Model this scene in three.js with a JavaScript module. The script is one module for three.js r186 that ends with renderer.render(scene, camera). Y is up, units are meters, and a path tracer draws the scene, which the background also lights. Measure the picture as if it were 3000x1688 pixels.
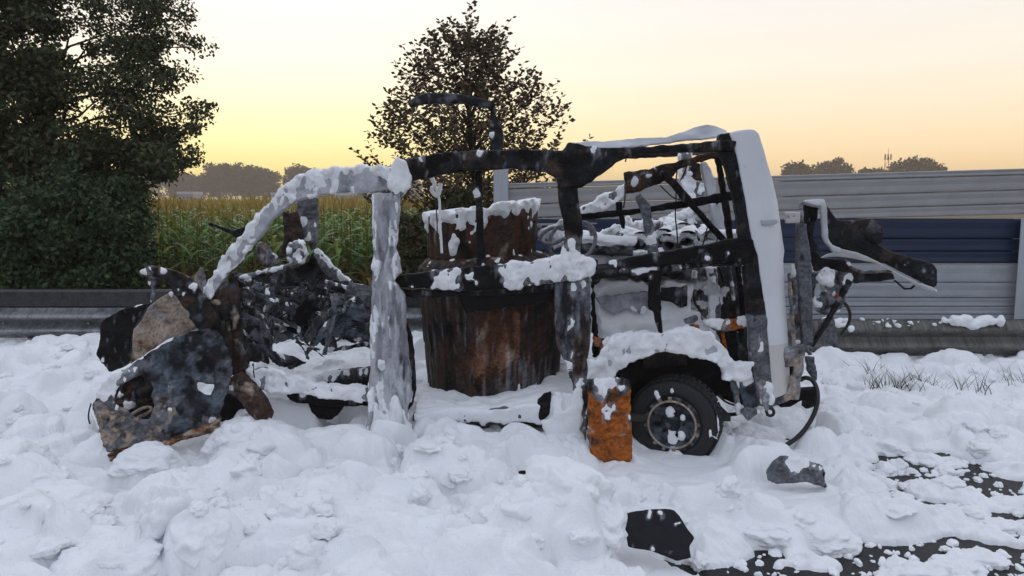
import * as THREE from 'three';
import { mergeGeometries, mergeVertices } from 'three/addons/utils/BufferGeometryUtils.js';

// ---------------------------------------------------------------- camera, sky, sun, exposure
const scene = new THREE.Scene();
const EYE = 2.1, VFOV = 41, PITCH = THREE.MathUtils.degToRad(6.47);
const camera = new THREE.PerspectiveCamera(VFOV, 16 / 9, 0.1, 2000);
camera.position.set(0, EYE, 0);
camera.rotation.x = -PITCH;
scene.add(camera);
const renderer = new THREE.WebGLRenderer();
renderer.toneMapping = THREE.LinearToneMapping;
renderer.toneMappingExposure = 1.6;
renderer.shadowMap.enabled = true;

const { clamp, lerp, degToRad } = THREE.MathUtils;
const smoothstep = (x, a, b) => { const t = clamp((x - a) / (b - a), 0, 1); return t * t * (3 - 2 * t); };
{ // clear dawn sky: yellow glow low on the left of the view, pale above, blue-grey overhead and behind
  const W = 1024, H = 512, data = new Float32Array(W * H * 4);
  const els = [-90, 0, 2.5, 5, 9, 14, 32, 90];
  const glow = [[.4, .32, .2], [.94, .69, .23], [.93, .75, .28], [.91, .785, .42], [.865, .775, .60], [.78, .735, .68], [.62, .65, .72], [.52, .57, .67]];
  const side = [[.4, .32, .2], [.77, .50, .22], [.78, .56, .30], [.75, .60, .41], [.69, .625, .53], [.62, .60, .58], [.57, .60, .68], [.52, .57, .67]];
  const back = [[.3, .3, .32], [.39, .40, .46], [.40, .41, .48], [.40, .42, .50], [.40, .44, .53], [.41, .46, .56], [.45, .50, .61], [.52, .57, .67]];
  const key = (k, el, c) => { let i = 0; while (i < els.length - 2 && el > els[i + 1]) i++; const t = clamp((el - els[i]) / (els[i + 1] - els[i]), 0, 1); return lerp(k[i][c], k[i + 1][c], t); };
  for (let r = 0; r < H; r++) for (let c = 0; c < W; c++) {
    const up = ((r + .5) / H - .5) * Math.PI, round = ((c + .5) / W - .5) * 2 * Math.PI;
    const x = Math.cos(round) * Math.cos(up), z = Math.sin(round) * Math.cos(up), el = up * 180 / Math.PI;
    const az = Math.atan2(x, -z) * 180 / Math.PI;
    const g = Math.exp(-Math.pow((az + 19) / 24, 2)), b = smoothstep(Math.abs(az), 45, 120);
    const hz = 1 + (up > 0 ?   .010 * Math.sin(el * 2.1 + 1.3 * Math.sin(az * .11) + .6 * Math.sin(az * .37 + el * .5)) * Math.exp(-el / 22) + .007 * Math.sin(el * 5.3 + 2 * Math.sin(az * .07 + 1)) * Math.exp(-el / 14) : 0);
    for (let k = 0; k < 3; k++) data[(r * W + c) * 4 + k] = (k === 2 ? 1.5 * hz - .5 : hz) * lerp(lerp(key(side, el, k), key(glow, el, k), g), key(back, el, k), b);
    data[(r * W + c) * 4 + 3] = 1;
  }
  const t = new THREE.DataTexture(data, W, H, THREE.RGBAFormat, THREE.FloatType);
  t.mapping = THREE.EquirectangularReflectionMapping; t.magFilter = THREE.LinearFilter; t.minFilter = THREE.LinearFilter; t.needsUpdate = true;
  scene.background = t; scene.environment = t;
}
const sun = new THREE.DirectionalLight(new THREE.Color(1, .74, .45), 0.6);
sun.position.set(-34 * 2, 6, -98 * 2); sun.castShadow = true; sun.shadow.radius = 12;
Object.assign(sun.shadow.camera, { left: -30, right: 30, top: 20, bottom: -20, near: 1, far: 400 });
sun.shadow.mapSize.set(2048, 2048);
scene.add(sun);
scene.fog = new THREE.FogExp2(new THREE.Color(.80, .66, .52), 0.0011);

// ---------------------------------------------------------------- numbers: random, noise
function rng(seed) { let s = seed >>> 0; return () => { s = (s + 0x6D2B79F5) >>> 0; let t = Math.imul(s ^ (s >>> 15), 1 | s); t = (t + Math.imul(t ^ (t >>> 7), 61 | t)) ^ t; return ((t ^ (t >>> 14)) >>> 0) / 4294967296; }; }
const PERM = new Uint8Array(512); { const r = rng(77), a = [...Array(256).keys()]; for (let i = 255; i > 0; i--) { const j = Math.floor(r() * (i + 1)); [a[i], a[j]] = [a[j], a[i]]; } for (let i = 0; i < 512; i++) PERM[i] = a[i & 255]; }
const gr = (h, x, y, z) => { h &= 15; const u = h < 8 ? x : y, v = h < 4 ? y : (h === 12 || h === 14) ? x : z; return ((h & 1) ? -u : u) + ((h & 2) ? -v : v); };
function noise(x, y, z = 0) {
  const X = Math.floor(x), Y = Math.floor(y), Z = Math.floor(z); x -= X; y -= Y; z -= Z;
  const xi = X & 255, yi = Y & 255, zi = Z & 255, u = x * x * x * (x * (x * 6 - 15) + 10), v = y * y * y * (y * (y * 6 - 15) + 10), w = z * z * z * (z * (z * 6 - 15) + 10);
  const A = PERM[xi] + yi, AA = PERM[A] + zi, AB = PERM[A + 1] + zi, B = PERM[xi + 1] + yi, BA = PERM[B] + zi, BB = PERM[B + 1] + zi, l = (t, a, b) => a + t * (b - a);
  return l(w, l(v, l(u, gr(PERM[AA], x, y, z), gr(PERM[BA], x - 1, y, z)), l(u, gr(PERM[AB], x, y - 1, z), gr(PERM[BB], x - 1, y - 1, z))),
    l(v, l(u, gr(PERM[AA + 1], x, y, z - 1), gr(PERM[BA + 1], x - 1, y, z - 1)), l(u, gr(PERM[AB + 1], x, y - 1, z - 1), gr(PERM[BB + 1], x - 1, y - 1, z - 1))));
}
const fbm = (x, y, z, o = 3) => { let a = 1, s = 0; for (let i = 0; i < o; i++) { s += a * noise(x, y, z); x *= 2.03; y *= 2.03; z = z * 2.03 + 7.1; a *= .5; } return s; };
const ridge = (x, y, z) => 1 - 2 * Math.abs(noise(x, y, z));
function cellDome(x, y) { // rounded puffs: 1 on the top of a puff, 0 in the creases
  const X = Math.floor(x), Y = Math.floor(y); let t = 0;
  for (let j = -1; j <= 1; j++) for (let i = -1; i <= 1; i++) {
    const h = PERM[(PERM[(X + i) & 255] + ((Y + j) & 255)) & 511], px = X + i + .15 + .7 * (h / 255), py = Y + j + .15 + .7 * (PERM[h] / 255), d = (px - x) ** 2 + (py - y) ** 2, k = .55 + .45 * PERM[(h + 91) & 255] / 255;
    t += Math.exp(-14 * d / k);
  }
  return Math.sqrt(clamp(1 + Math.log(t + 1e-6) / 14 * 1.25, 0, 1));
}

// ---------------------------------------------------------------- where a thing measured in the photograph stands
const F = 844 / Math.tan(degToRad(VFOV / 2)), CP = Math.cos(PITCH), SP = Math.sin(PITCH);
const ray = (sx, sy) => { const x = (sx - 1500) / F, y = (844 - sy) / F; return new THREE.Vector3(x, y * CP - SP, -y * SP - CP); };
const P = (sx, sy, d) => { const r = ray(sx, sy); return r.multiplyScalar(d / -r.z).add(new THREE.Vector3(0, EYE, 0)); };
const onGround = (sx, sy, h = 0) => { const r = ray(sx, sy); return r.multiplyScalar((h - EYE) / r.y).add(new THREE.Vector3(0, EYE, 0)); };
const ZM = { S: [0, 0, 1], D: [0, 0, .8587], A: [200, 700, 2.07], B: [1000, 400, 1.61], C: [1600, 350, 2.229], E: [1600, 900, 2.634], F: [1000, 0, 2.415], G: [2200, 400, 1.811], H: [1600, 1200, 1.84], I: [250, 750, 2.415], J: [600, 450, 2.415], K: [1050, 700, 2.415], L: [1700, 400, 3.622], M: [1700, 750, 3.22], N: [2200, 550, 2.898], O: [2100, 950, 3.6225], Q: [0, 1200, 1.515] };
const q = (k, a) => { const [ox, oy, s] = ZM[k], o = []; for (let i = 0; i < a.length; i += 2) o.push([ox + a[i] / s, oy + a[i + 1] / s]); return o; };

// ---------------------------------------------------------------- names
const used = new Map();
function numbered(n) { const k = used.get(n) ?? 0; used.set(n, k + 1); return k ? n + '_' + String(k).padStart(3, '0') : n; }
function tag(o, label, category, group, kind) { if (label) o.userData.label = label; if (category) o.userData.category = category; if (group) o.userData.group = group; if (kind) o.userData.kind = kind; return o; }
function thing(name, label, category, group, pos) { const o = new THREE.Group(); o.name = numbered(name); if (pos) o.position.copy(pos); tag(o, label, category, group); scene.add(o); return o; }
function mesh(name, geo, mat, parent) { const m = new THREE.Mesh(geo, mat); m.name = parent ? name : numbered(name); m.castShadow = m.receiveShadow = true; (parent ?? scene).add(m); return m; }

// ---------------------------------------------------------------- materials
function tile(n, fn, srgb) { const d = new Uint8Array(n * n * 4); for (let y = 0; y < n; y++) for (let x = 0; x < n; x++) { const v = fn(x / n, y / n); for (let k = 0; k < 3; k++) d[(y * n + x) * 4 + k] = clamp(Math.round(255 * (Array.isArray(v) ? v[k] : v)), 0, 255); d[(y * n + x) * 4 + 3] = 255; } const t = new THREE.DataTexture(d, n, n); t.wrapS = t.wrapT = THREE.RepeatWrapping; t.magFilter = THREE.LinearFilter; t.minFilter = THREE.LinearMipmapLinearFilter; t.generateMipmaps = true; if (srgb) t.colorSpace = THREE.SRGBColorSpace; t.needsUpdate = true; return t; }
function pnoise(x, y, p, sd) { const X = Math.floor(x), Y = Math.floor(y); x -= X; y -= Y; const h = (i, j) => PERM[(PERM[(((X + i) % p) + p + sd * 7) & 255] + ((Y + j) % p + p)) & 511], u = x * x * (3 - 2 * x), v = y * y * (3 - 2 * y); return lerp(lerp(gr(h(0, 0), x, y, 0), gr(h(1, 0), x - 1, y, 0), u), lerp(gr(h(0, 1), x, y - 1, 0), gr(h(1, 1), x - 1, y - 1, 0), u), v); }
const torus = (u, v, f, s, o = 4) => { let a = 1, t = 0; for (let i = 0; i < o; i++) { t += a * pnoise(u * f, v * f, f, s + i); f *= 2; a *= .5; } return t; };
const grimeMap = tile(512, (u, v) => { const a = torus(u, v, 9, 3), b = torus(u, v, 34, 11, 3); return .72 + .32 * a + .38 * b; });
const grimeBump = tile(512, (u, v) => .5 + .35 * torus(u, v, 14, 5) + .25 * torus(u, v, 60, 9, 2));
const foamBump = tile(512, (u, v) => .5 + .3 * torus(u, v, 20, 15, 4) + .28 * torus(u, v, 90, 19, 2));
const softMap = tile(512, (u, v) => .82 + .09 * torus(u, v, 5, 23) + .05 * torus(u, v, 60, 29, 2));
const burntMat = new THREE.MeshPhysicalMaterial({ vertexColors: true, map: grimeMap, bumpMap: grimeBump, bumpScale: .009, roughness: .55, specularIntensity: .3 });
const filmMat = new THREE.MeshPhysicalMaterial({ vertexColors: true, bumpMap: foamBump, bumpScale: .008, roughness: .6, specularIntensity: .6 });
const paintMat = new THREE.MeshPhysicalMaterial({ vertexColors: true, roughness: .38, clearcoat: .35, clearcoatRoughness: .3 });
const foamMat = new THREE.MeshStandardMaterial({ color: new THREE.Color(.83, .835, .845), roughness: .95, bumpMap: foamBump, bumpScale: .006 });
const plain = (r, g, b, o = {}) => new THREE.MeshStandardMaterial({ color: new THREE.Color(r, g, b), roughness: .7, ...o });
const sootMat = plain(.009, .009, .010, { roughness: .55 }), tarMat = plain(.012, .012, .014, { roughness: .5 });

// colours of burnt metal: patches of soot, ash, rust and bare tone with hard, grainy borders
const PAL = { soot: [.006, .006, .007], char: [.022, .023, .027], ash: [.15, .15, .165], pale: [.34, .34, .37], rust: [.085, .036, .018], orange: [.42, .12, .02], tan: [.44, .35, .27], brown: [.065, .042, .032], copper: [.24, .115, .07], film: [.46, .46, .49], white: [.78, .79, .81], steel: [.16, .17, .19], blue: [.10, .12, .15] };
function burn(weights, seed = 0, scale = 6, sy = 1) {
  const ks = Object.keys(weights);
  return (x, y, z) => {
    let best = -9, c, second = -9, c2;
    ks.forEach((k, i) => { const w = weights[k] + .55 * fbm(x * scale + seed * 3.7 + i * 17.3, y * scale * sy + i * 5.1, z * scale + seed + i * 9.7, 4); if (w > best) { second = best; c2 = c; best = w; c = PAL[k]; } else if (w > second) { second = w; c2 = PAL[k]; } });
    const m = c2 ? clamp(.5 - (best - second) * 2.4, 0, .5) : 0, g = 1 + .25 * noise(x * 60, y * 60, z * 60);
    return c2 ? [lerp(c[0], c2[0], m) * g, lerp(c[1], c2[1], m) * g, lerp(c[2], c2[2], m) * g] : c.map((v) => v * g);
  };
}

// ---------------------------------------------------------------- solid shapes from distance fields (surface nets)
function nets(vals, nx, ny, nz, o, cell) {
  const idx = new Int32Array(nx * ny * nz).fill(-1), pos = [], tri = [], sx = ny * nz, sy = nz;
  for (let i = 0; i < nx - 1; i++) for (let j = 0; j < ny - 1; j++) for (let k = 0; k < nz - 1; k++) {
    const b = i * sx + j * sy + k; let neg = 0;
    for (let c = 0; c < 8; c++) if (vals[b + (c & 1 ? sx : 0) + (c & 2 ? sy : 0) + (c & 4 ? 1 : 0)] < 0) neg++;
    if (neg === 0 || neg === 8) continue;
    let X = 0, Y = 0, Z = 0, n = 0;
    for (let e = 0; e < 12; e++) {
      const ax = e >> 2, r = e & 3, a = ax === 0 ? [0, r & 1, r >> 1] : ax === 1 ? [r & 1, 0, r >> 1] : [r & 1, r >> 1, 0], c = [...a]; c[ax] = 1;
      const va = vals[b + a[0] * sx + a[1] * sy + a[2]], vb = vals[b + c[0] * sx + c[1] * sy + c[2]];
      if ((va < 0) === (vb < 0)) continue; const t = va / (va - vb);
      X += a[0] + t * (c[0] - a[0]); Y += a[1] + t * (c[1] - a[1]); Z += a[2] + t * (c[2] - a[2]); n++;
    }
    idx[b] = pos.length / 3; pos.push(o[0] + (i + X / n) * cell, o[1] + (j + Y / n) * cell, o[2] + (k + Z / n) * cell);
  }
  const quad = (a, b, c, d, f) => { if (f) tri.push(a, b, c, a, c, d); else tri.push(a, c, b, a, d, c); };
  for (let i = 1; i < nx - 1; i++) for (let j = 1; j < ny - 1; j++) for (let k = 1; k < nz - 1; k++) {
    const b = i * sx + j * sy + k, v = vals[b] < 0;
    if (v !== vals[b + sx] < 0) quad(idx[b - sy - 1], idx[b - 1], idx[b], idx[b - sy], v);
    if (v !== vals[b + sy] < 0) quad(idx[b - sx - 1], idx[b - sx], idx[b], idx[b - 1], v);
    if (v !== vals[b + 1] < 0) quad(idx[b - sx - sy], idx[b - sy], idx[b], idx[b - sx], v);
  }
  if (!tri.length) return null;
  const g = new THREE.BufferGeometry(); g.setAttribute('position', new THREE.Float32BufferAttribute(pos, 3)); g.setIndex(tri); g.computeVertexNormals(); return g;
}
function dress(g, col, su = .8) { // metric uv and vertex colours
  const p = g.attributes.position, uv = new Float32Array(p.count * 2), c = col && new Float32Array(p.count * 3);
  for (let i = 0; i < p.count; i++) { const x = p.getX(i), y = p.getY(i), z = p.getZ(i); uv[2 * i] = (x + .7 * z) / su; uv[2 * i + 1] = (y + .6 * z) / su; if (c) c.set(col(x, y, z), 3 * i); }
  g.setAttribute('uv', new THREE.BufferAttribute(uv, 2)); if (c) g.setAttribute('color', new THREE.BufferAttribute(c, 3)); return g;
}
// meshes field f(x, y, z, column) in a box and, with foam, the coat that clings to it
function solid(name, parent, f, box, cell, { col, mat = burntMat, foam, colFn, label } = {}) {
  const nx = Math.ceil((box[3] - box[0]) / cell) + 1, ny = Math.ceil((box[4] - box[1]) / cell) + 1, nz = Math.ceil((box[5] - box[2]) / cell) + 1;
  const v = new Float32Array(nx * ny * nz), w = foam && new Float32Array(nx * ny * nz); let n = 0;
  for (let i = 0; i < nx; i++) for (let j = 0; j < ny; j++) {
    const x = box[0] + i * cell, y = box[1] + j * cell, cc = colFn?.(x, y);
    for (let k = 0; k < nz; k++, n++) { const z = box[2] + k * cell, d = f(x, y, z, cc); v[n] = d; if (w) w[n] = d > .2 ? d : d - foam(x, y, z, cc); }
  }
  const g = nets(v, nx, ny, nz, box, cell); let m = null;
  if (g) { m = mesh(name, dress(g, col), mat, parent); if (label) m.userData.label = label; }
  if (w) { const h = nets(w, nx, ny, nz, box, cell); if (h) { const c = mesh(m ? 'foam_coat' : name, dress(h, null, .5), foamMat, m ?? parent); if (m) c.userData.kind = 'stuff'; } }
  return m;
}
function sdPoly(p, x, y) {
  let d = 1e9, s = 1;
  for (let i = 0, j = p.length - 1; i < p.length; j = i++) {
    const [ax, ay] = p[i], [bx, by] = p[j], ex = bx - ax, ey = by - ay, wx = x - ax, wy = y - ay, t = clamp((wx * ex + wy * ey) / (ex * ex + ey * ey), 0, 1), qx = wx - ex * t, qy = wy - ey * t;
    d = Math.min(d, qx * qx + qy * qy);
    const c1 = y >= ay, c2 = y < by, c3 = ex * wy > ey * wx; if ((c1 && c2 && c3) || (!c1 && !c2 && !c3)) s = -s;
  }
  return s * Math.sqrt(d);
}
let seedCount = 0;
// a piece of sheet metal or beam with a measured outline, own distance, turn, thickness, dents and foam
function plate(name, parent, pts, d, o = {}) {
  const { t = .03, yaw = 0, tilt = 0, bend = .02, bscale = 3, crease = 0, fold = 0, edge = .008, escale = 14, cell = .012, col = burn({ soot: .3, char: .2 }), mat = burntMat, foam, holes = [], shape, label } = o;
  const sd = o.seed ?? ++seedCount * 1.37;
  const cx = pts.reduce((a, p) => a + p[0], 0) / pts.length, cy = pts.reduce((a, p) => a + p[1], 0) / pts.length;
  const O = P(cx, cy, d), Q = new THREE.Quaternion().setFromEuler(new THREE.Euler(degToRad(tilt), degToRad(yaw), 0, 'YXZ'));
  const ax = new THREE.Vector3(1, 0, 0).applyQuaternion(Q), ay = new THREE.Vector3(0, 1, 0).applyQuaternion(Q), an = new THREE.Vector3(0, 0, 1).applyQuaternion(Q), eye = new THREE.Vector3(0, EYE, 0);
  const loc = ([sx, sy]) => { const r = ray(sx, sy), s = O.clone().sub(eye).dot(an) / r.dot(an), w = r.multiplyScalar(s).add(eye).sub(O); return [w.dot(ax), w.dot(ay)]; };
  const poly = pts.map(loc), hs = holes.map((h) => h.map(loc)), spots = (foam?.spots ?? []).map(([x, y, r, k]) => { const l = loc([x, y]), e = loc([x + r, y]); return [l[0], l[1], Math.abs(e[0] - l[0]), k]; });
  const xs = poly.map((p) => p[0]), ys = poly.map((p) => p[1]), amp = foam ? .8 * (foam.amp ?? .03) : 0, mg = .02 + edge + amp * 1.6, bz = t / 2 + bend * 1.6 + crease + fold + amp * 1.6 + .02 + (o.depth ?? 0);
  const box = [Math.min(...xs) - mg, Math.min(...ys) - mg, -bz, Math.max(...xs) + mg, Math.max(...ys) + mg, bz];
  const colFn = (x, y) => {
    let d2 = sdPoly(poly, x, y) + edge * fbm(x * escale + sd, y * escale, sd, 2);
    for (const h of hs) d2 = Math.max(d2, -(sdPoly(h, x, y) + edge * .6 * noise(x * 20, y * 20, sd)));
    const zo = (bend ? bend * (fbm(x * bscale + sd * 3, y * bscale, sd, 3) + .5 * ridge(x * bscale * 1.7 + sd, y * bscale * 1.7, sd) - .25) : 0) + (crease ? crease * (Math.abs(noise(x * 7 + sd, y * 7, sd)) + .5 * Math.abs(noise(x * 16 + sd, y * 16, sd))) : 0) + (fold ? fold * (Math.abs(noise(x * 19 + sd + .5 * noise(x * 3, y * 4, sd), y * 2.2, sd)) + .4 * noise(x * 40, y * 6, sd)) : 0) + (shape ? shape(x, y) : 0);
    const c = { d2, zo };
    if (foam) {
      const fs = (foam.scale ?? 6) * 1.3, wx = x + .022 * fbm(x * 20, y * 16, sd, 2), wy = y + .03 * fbm(x * 18 + 5, y * 14, sd, 2); let b = (foam.c ?? .3) * 2 - 1 + (foam.grad ? foam.grad(x, y) : 0);
      if (foam.top) b += foam.top * smoothstep(sdPoly(poly, x, y + .07), -.03, .05) * 1.4;
      for (const [px, py, r, k] of spots) b += k * Math.exp(-((wx - px) ** 2 + (wy - py) ** 2 * .8) / (r * r));
      { const v = b + .95 * fbm(x * fs + sd * 5, y * fs * (foam.sy ?? .4), sd * 2, 5); c.th = amp * (v > 0 ? 1.1 * (1 - Math.exp(-v * .8)) : Math.max(v, -1.6)); }
    }
    return c;
  };
  const f = (x, y, z, c) => { const a = c.d2 + .005, b = Math.abs(z - c.zo) - t / 2 + .005; return Math.min(Math.max(a, b), 0) + Math.hypot(Math.max(a, 0), Math.max(b, 0)) - .005; };
  const ff = foam && ((x, y, z, c) => c.th + amp * (.8 * fbm(x * 19, y * 11, z * 17 + sd, 3) - .12) * smoothstep(c.th, -.2 * amp, .3 * amp));
  const before = parent.children.length;
  const cw = (x, y, z) => { const c = col(x + O.x, y + O.y, z + sd); if (!foam || mat === foamMat || mat === paintMat) return c;
    const v = colFn(x, y).th / amp, w = .7 * smoothstep(v + .45 * fbm(x * 34 + sd, y * 7, sd, 3), -.42, .16) * clamp(.55 + .7 * noise(x * 50, y * 14, sd + 3), 0, 1); return c.map((k, i) => lerp(k, PAL.film[i], w)); };
  solid(name, parent, f, box, cell, { col: cw, mat, foam: ff, colFn, label });
  const M = new THREE.Matrix4().compose(O, Q, new THREE.Vector3(1, 1, 1)); parent.updateWorldMatrix(true, false); M.premultiply(parent.matrixWorld.clone().invert());
  let first = null;
  for (let i = before; i < parent.children.length; i++) { const m = parent.children[i]; first ??= m; m.traverse((c) => c.isMesh && c.geometry.applyMatrix4(M)); }
  return first;
}
const bar = (x0, y0, x1, y1, w, w1 = w) => { const dx = x1 - x0, dy = y1 - y0, l = Math.hypot(dx, dy), nx = -dy / l / 2, ny = dx / l / 2; return [[x0 + nx * w, y0 + ny * w], [x1 + nx * w1, y1 + ny * w1], [x1 - nx * w1, y1 - ny * w1], [x0 - nx * w, y0 - ny * w]]; };
const zbar = (k, x0, y0, x1, y1, w, w1) => { const [a, b] = q(k, [x0, y0, x1, y1]); return bar(...a, ...b, w / ZM[k][2], (w1 ?? w) / ZM[k][2]); };
const tube = (pts, r, seg = 24, rs = 8) => new THREE.TubeGeometry(new THREE.CatmullRomCurve3(pts), seg, r, rs);
const ztube = (k, a, d, r, seg) => tube(q(k, a).map(([x, y], i) => P(x, y, Array.isArray(d) ? d[i] : d)), r, seg);

// ================================================================ the setting
// ground
const soilMap = tile(512, (u, v) => { const n = torus(u, v, 18, 41, 4), m = torus(u, v, 70, 47, 2); return [.34 + .16 * n + .1 * m, .30 + .15 * n + .1 * m, .20 + .1 * n + .06 * m]; }, true);
soilMap.repeat.set(300, 300);
tag(mesh('ground', new THREE.PlaneGeometry(1600, 1600).rotateX(-Math.PI / 2).translate(0, -.34, -500), new THREE.MeshStandardMaterial({ map: soilMap, roughness: 1 })), 'flat brown farmland reaching the horizon', null, null, 'structure');
const tarMap = tile(512, (u, v) => { const n = torus(u, v, 24, 61, 3), m = torus(u, v, 160, 67, 2); return .12 + .06 * n + .12 * m; }, true);
{ const t = tarMap; t.repeat.set(30, 6);
  tag(mesh('road', new THREE.BoxGeometry(60, .3, 13).translate(0, -.15, -2.6), new THREE.MeshPhysicalMaterial({ map: t, roughness: .5, specularIntensity: .45, bumpMap: grimeBump, bumpScale: .004 })), 'dark wet asphalt lane under the foam', null, null, 'structure'); }
{ const g = new THREE.PlaneGeometry(60, 5, 200, 24).rotateX(-Math.PI / 2).translate(0, 0, -11.5), p = g.attributes.position;
  for (let i = 0; i < p.count; i++) { const z = p.getZ(i); p.setY(i, .05 * fbm(p.getX(i) * 1.5, z * 1.5, 3) - .03 - .5 * smoothstep(-z, 10.6, 13.9)); }
  g.computeVertexNormals();
  tag(mesh('verge', g, plain(.045, .045, .022, { roughness: 1 })), 'earth verge falling away behind the crash barriers', null, null, 'structure'); }

// ---- foam blanket
const foamAt = (() => {
  const r = rng(5), mounds = [];
  const M = (x, y, R, H, n = 1) => { const [[sx, sy]] = q('D', [x, y]), g = onGround(sx, sy, .05); mounds.push([g.x, g.z, R, R * n, H, r() * 3]); };
  [[610, 1165, .30, .30], [690, 1190, .28, .24], [370, 1215, .24, .22], [40, 1290, .34, .34], [170, 1300, .25, .18], [900, 1260, .28, .24], [1090, 1235, .30, .30], [1190, 1250, .26, .22], [1010, 1310, .28, .22], [470, 1290, .3, .2], [560, 1260, .26, .22],
   [1440, 1400, .36, .46], [1330, 1390, .34, .36], [1540, 1400, .2, .22], [1270, 1330, .3, .22], [1810, 1310, .26, .2], [1930, 1330, .2, .16], [420, 1440, .15, .42], [520, 1460, .22, .34], [290, 1490, .30, .26], [110, 1430, .45, .34], [60, 1500, .3, .26], [1230, 1500, .4, .26], [1590, 1480, .13, .14],
   [2330, 1440, .23, .26], [2430, 1400, .2, .16], [2080, 1350, .2, .16], [2220, 1320, .24, .12], [2520, 1330, .2, .14], [950, 1420, .6, .2], [760, 1380, .5, .22], [1480, 1265, .26, .12], [850, 1160, .3, .16], [1350, 1180, .5, .12]].forEach((a) => M(...a));
  const placed = mounds.length;
  for (let i = 0; i < 1500; i++) { const z = -3.2 - 7 * Math.pow(r(), 1.2), x = (r() * 2 - 1) * (.8 * -z + 1.2), R = .045 + .19 * Math.pow(r(), 2.1); mounds.push([x, z, R * (1 + .6 * r()), R, R * (.6 + .7 * r()) * (z < -7 ? .7 : 1), r() * 3]); }
  const grid = new Map(), G = .5;
  mounds.forEach((m, k) => { const R = Math.max(m[2], m[3]) * 1.6; for (let i = Math.floor((m[0] - R) / G); i <= (m[0] + R) / G; i++) for (let j = Math.floor((m[1] - R) / G); j <= (m[1] + R) / G; j++) { const key = i * 4096 + j; (grid.get(key) ?? grid.set(key, []).get(key)).push(k); } });
  const pit = (x, y, R, D, n = .7) => { const [[sx, sy]] = q('D', [x, y]), g = onGround(sx, sy, .04); return [g.x, g.z, R, R * n, D]; };
  const pits = [pit(1650, 1400, .30, .30, 1.1), pit(1690, 1440, .3, .3, 1), pit(1600, 1420, .22, .2, 1), pit(1330, 1215, .16, .16, 1.2), pit(1330, 1250, .15, .12, 1.4), pit(2000, 1225, .26, .16), pit(1990, 1260, .25, .14, 1.3), pit(1700, 1185, .34, .2, .8), pit(1700, 1225, .3, .15, .8), pit(1530, 1200, .26, .2, 1), pit(1530, 1235, .2, .1, 1), pit(1850, 1445, .45, .3, .3), pit(2120, 1440, .4, .3, .34), pit(2450, 1450, .5, .3, .3), pit(1800, 1165, .3, .2, .8), pit(1690, 1150, .36, .2, .8), pit(1180, 1105, .75, .12, .3), pit(960, 1110, .3, .1, .6), pit(330, 1150, .36, .16, .7), pit(430, 1140, .3, .12, .6)];
  return (x, z) => {
    const gap = clamp(smoothstep(x, .3, 1.7) * smoothstep(z, -4.75, -4.2) * 1.0 + .86 * smoothstep(x, 1.9, 3.2) * smoothstep(z, -7.0, -5.4), 0, 1);
    const wx = x + .09 * fbm(x * 3.2, z * 3.2, 1.5, 2) + .010 * noise(x * 15, z * 15, 9), wz = z + .09 * fbm(x * 3.2 + 40, z * 3.2, 2.5, 2) + .010 * noise(x * 15 + 9, z * 15, 5);
    const left = 1 - smoothstep(x, -1.5, 2.5), far = smoothstep(-z, 6.2, 9);
    let h = .10 + .04 * left - gap * .15 + (.07 + .03 * gap) * fbm(wx * 1.6, wz * 1.6, 4, 3) + far * (.06 + .20 * left) + .05 * smoothstep(x, 3.2, 2.2) * smoothstep(-z, 5.4, 6.2) * smoothstep(x, 2.6, .9);
    h += (.035 + .02 * left) * ridge(wx * 1.1, wz * 3.2, 8) * (1 - gap);
    const list = grid.get(Math.floor(wx / G) * 4096 + Math.floor(wz / G)); let top = 0;
    if (list) for (const k of list) {
      const m = mounds[k], dx = (wx - m[0]) / m[2], dz = (wz - m[1]) / m[3], rr = dx * dx + dz * dz; if (rr > 1.4) continue;
      const small = k >= placed ? 1 - .55 * gap : 1, v = m[4] * small * Math.pow(clamp(1 - rr, 0, 1), .55) - (rr > 1 ? (rr - 1) * .05 : 0), kk = .014, q2 = clamp(.5 + .5 * (v - top) / kk, 0, 1);
      top = lerp(top, v, q2) + kk * q2 * (1 - q2);
    }
    h += top * .95 - .05;
    const puff = cellDome(wx * 5 + .25 * noise(x * 9, z * 9, 3), wz * 5.5), puff2 = cellDome(wx * 13 + 31, wz * 13 + .25 * noise(x * 20, z * 20, 2)), act = .35 + .65 * smoothstep(fbm(x * .9, z * .9, 12, 2), -.3, .35);
    h += act * (.060 * puff + .022 * puff2 * (.3 + puff)) + .007 * act * cellDome(x * 30 + 5, z * 30) + .006 * fbm(x * 22, z * 22, 2, 3) - .012 * Math.pow(clamp(ridge(wx * 2.6, wz * 4.5, 21), 0, 1), 4);
    h -= .06 * act;
    for (const p of pits) { const e = ((wx - p[0]) / p[2]) ** 2 + ((wz - p[1]) / p[3]) ** 2; if (e < 4) h = lerp(h, Math.min(h, .025 + .03 * puff), Math.exp(-e * e * 1.2) * clamp(p[4] * 6, 0, 1)); }
    h += gap * (.05 * fbm(x * 4.5, z * 7, 33, 3) + .035 * cellDome(x * 6 + 3, z * 9) - .02 - .06 * smoothstep(z, -4.75, -4.3));
    return h < .05 ? (h < 0 ? h : Math.sqrt(h * .05)) : h;
  };
})();
const clumps = []; // rounded heads of foam that overhang the blanket
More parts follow.
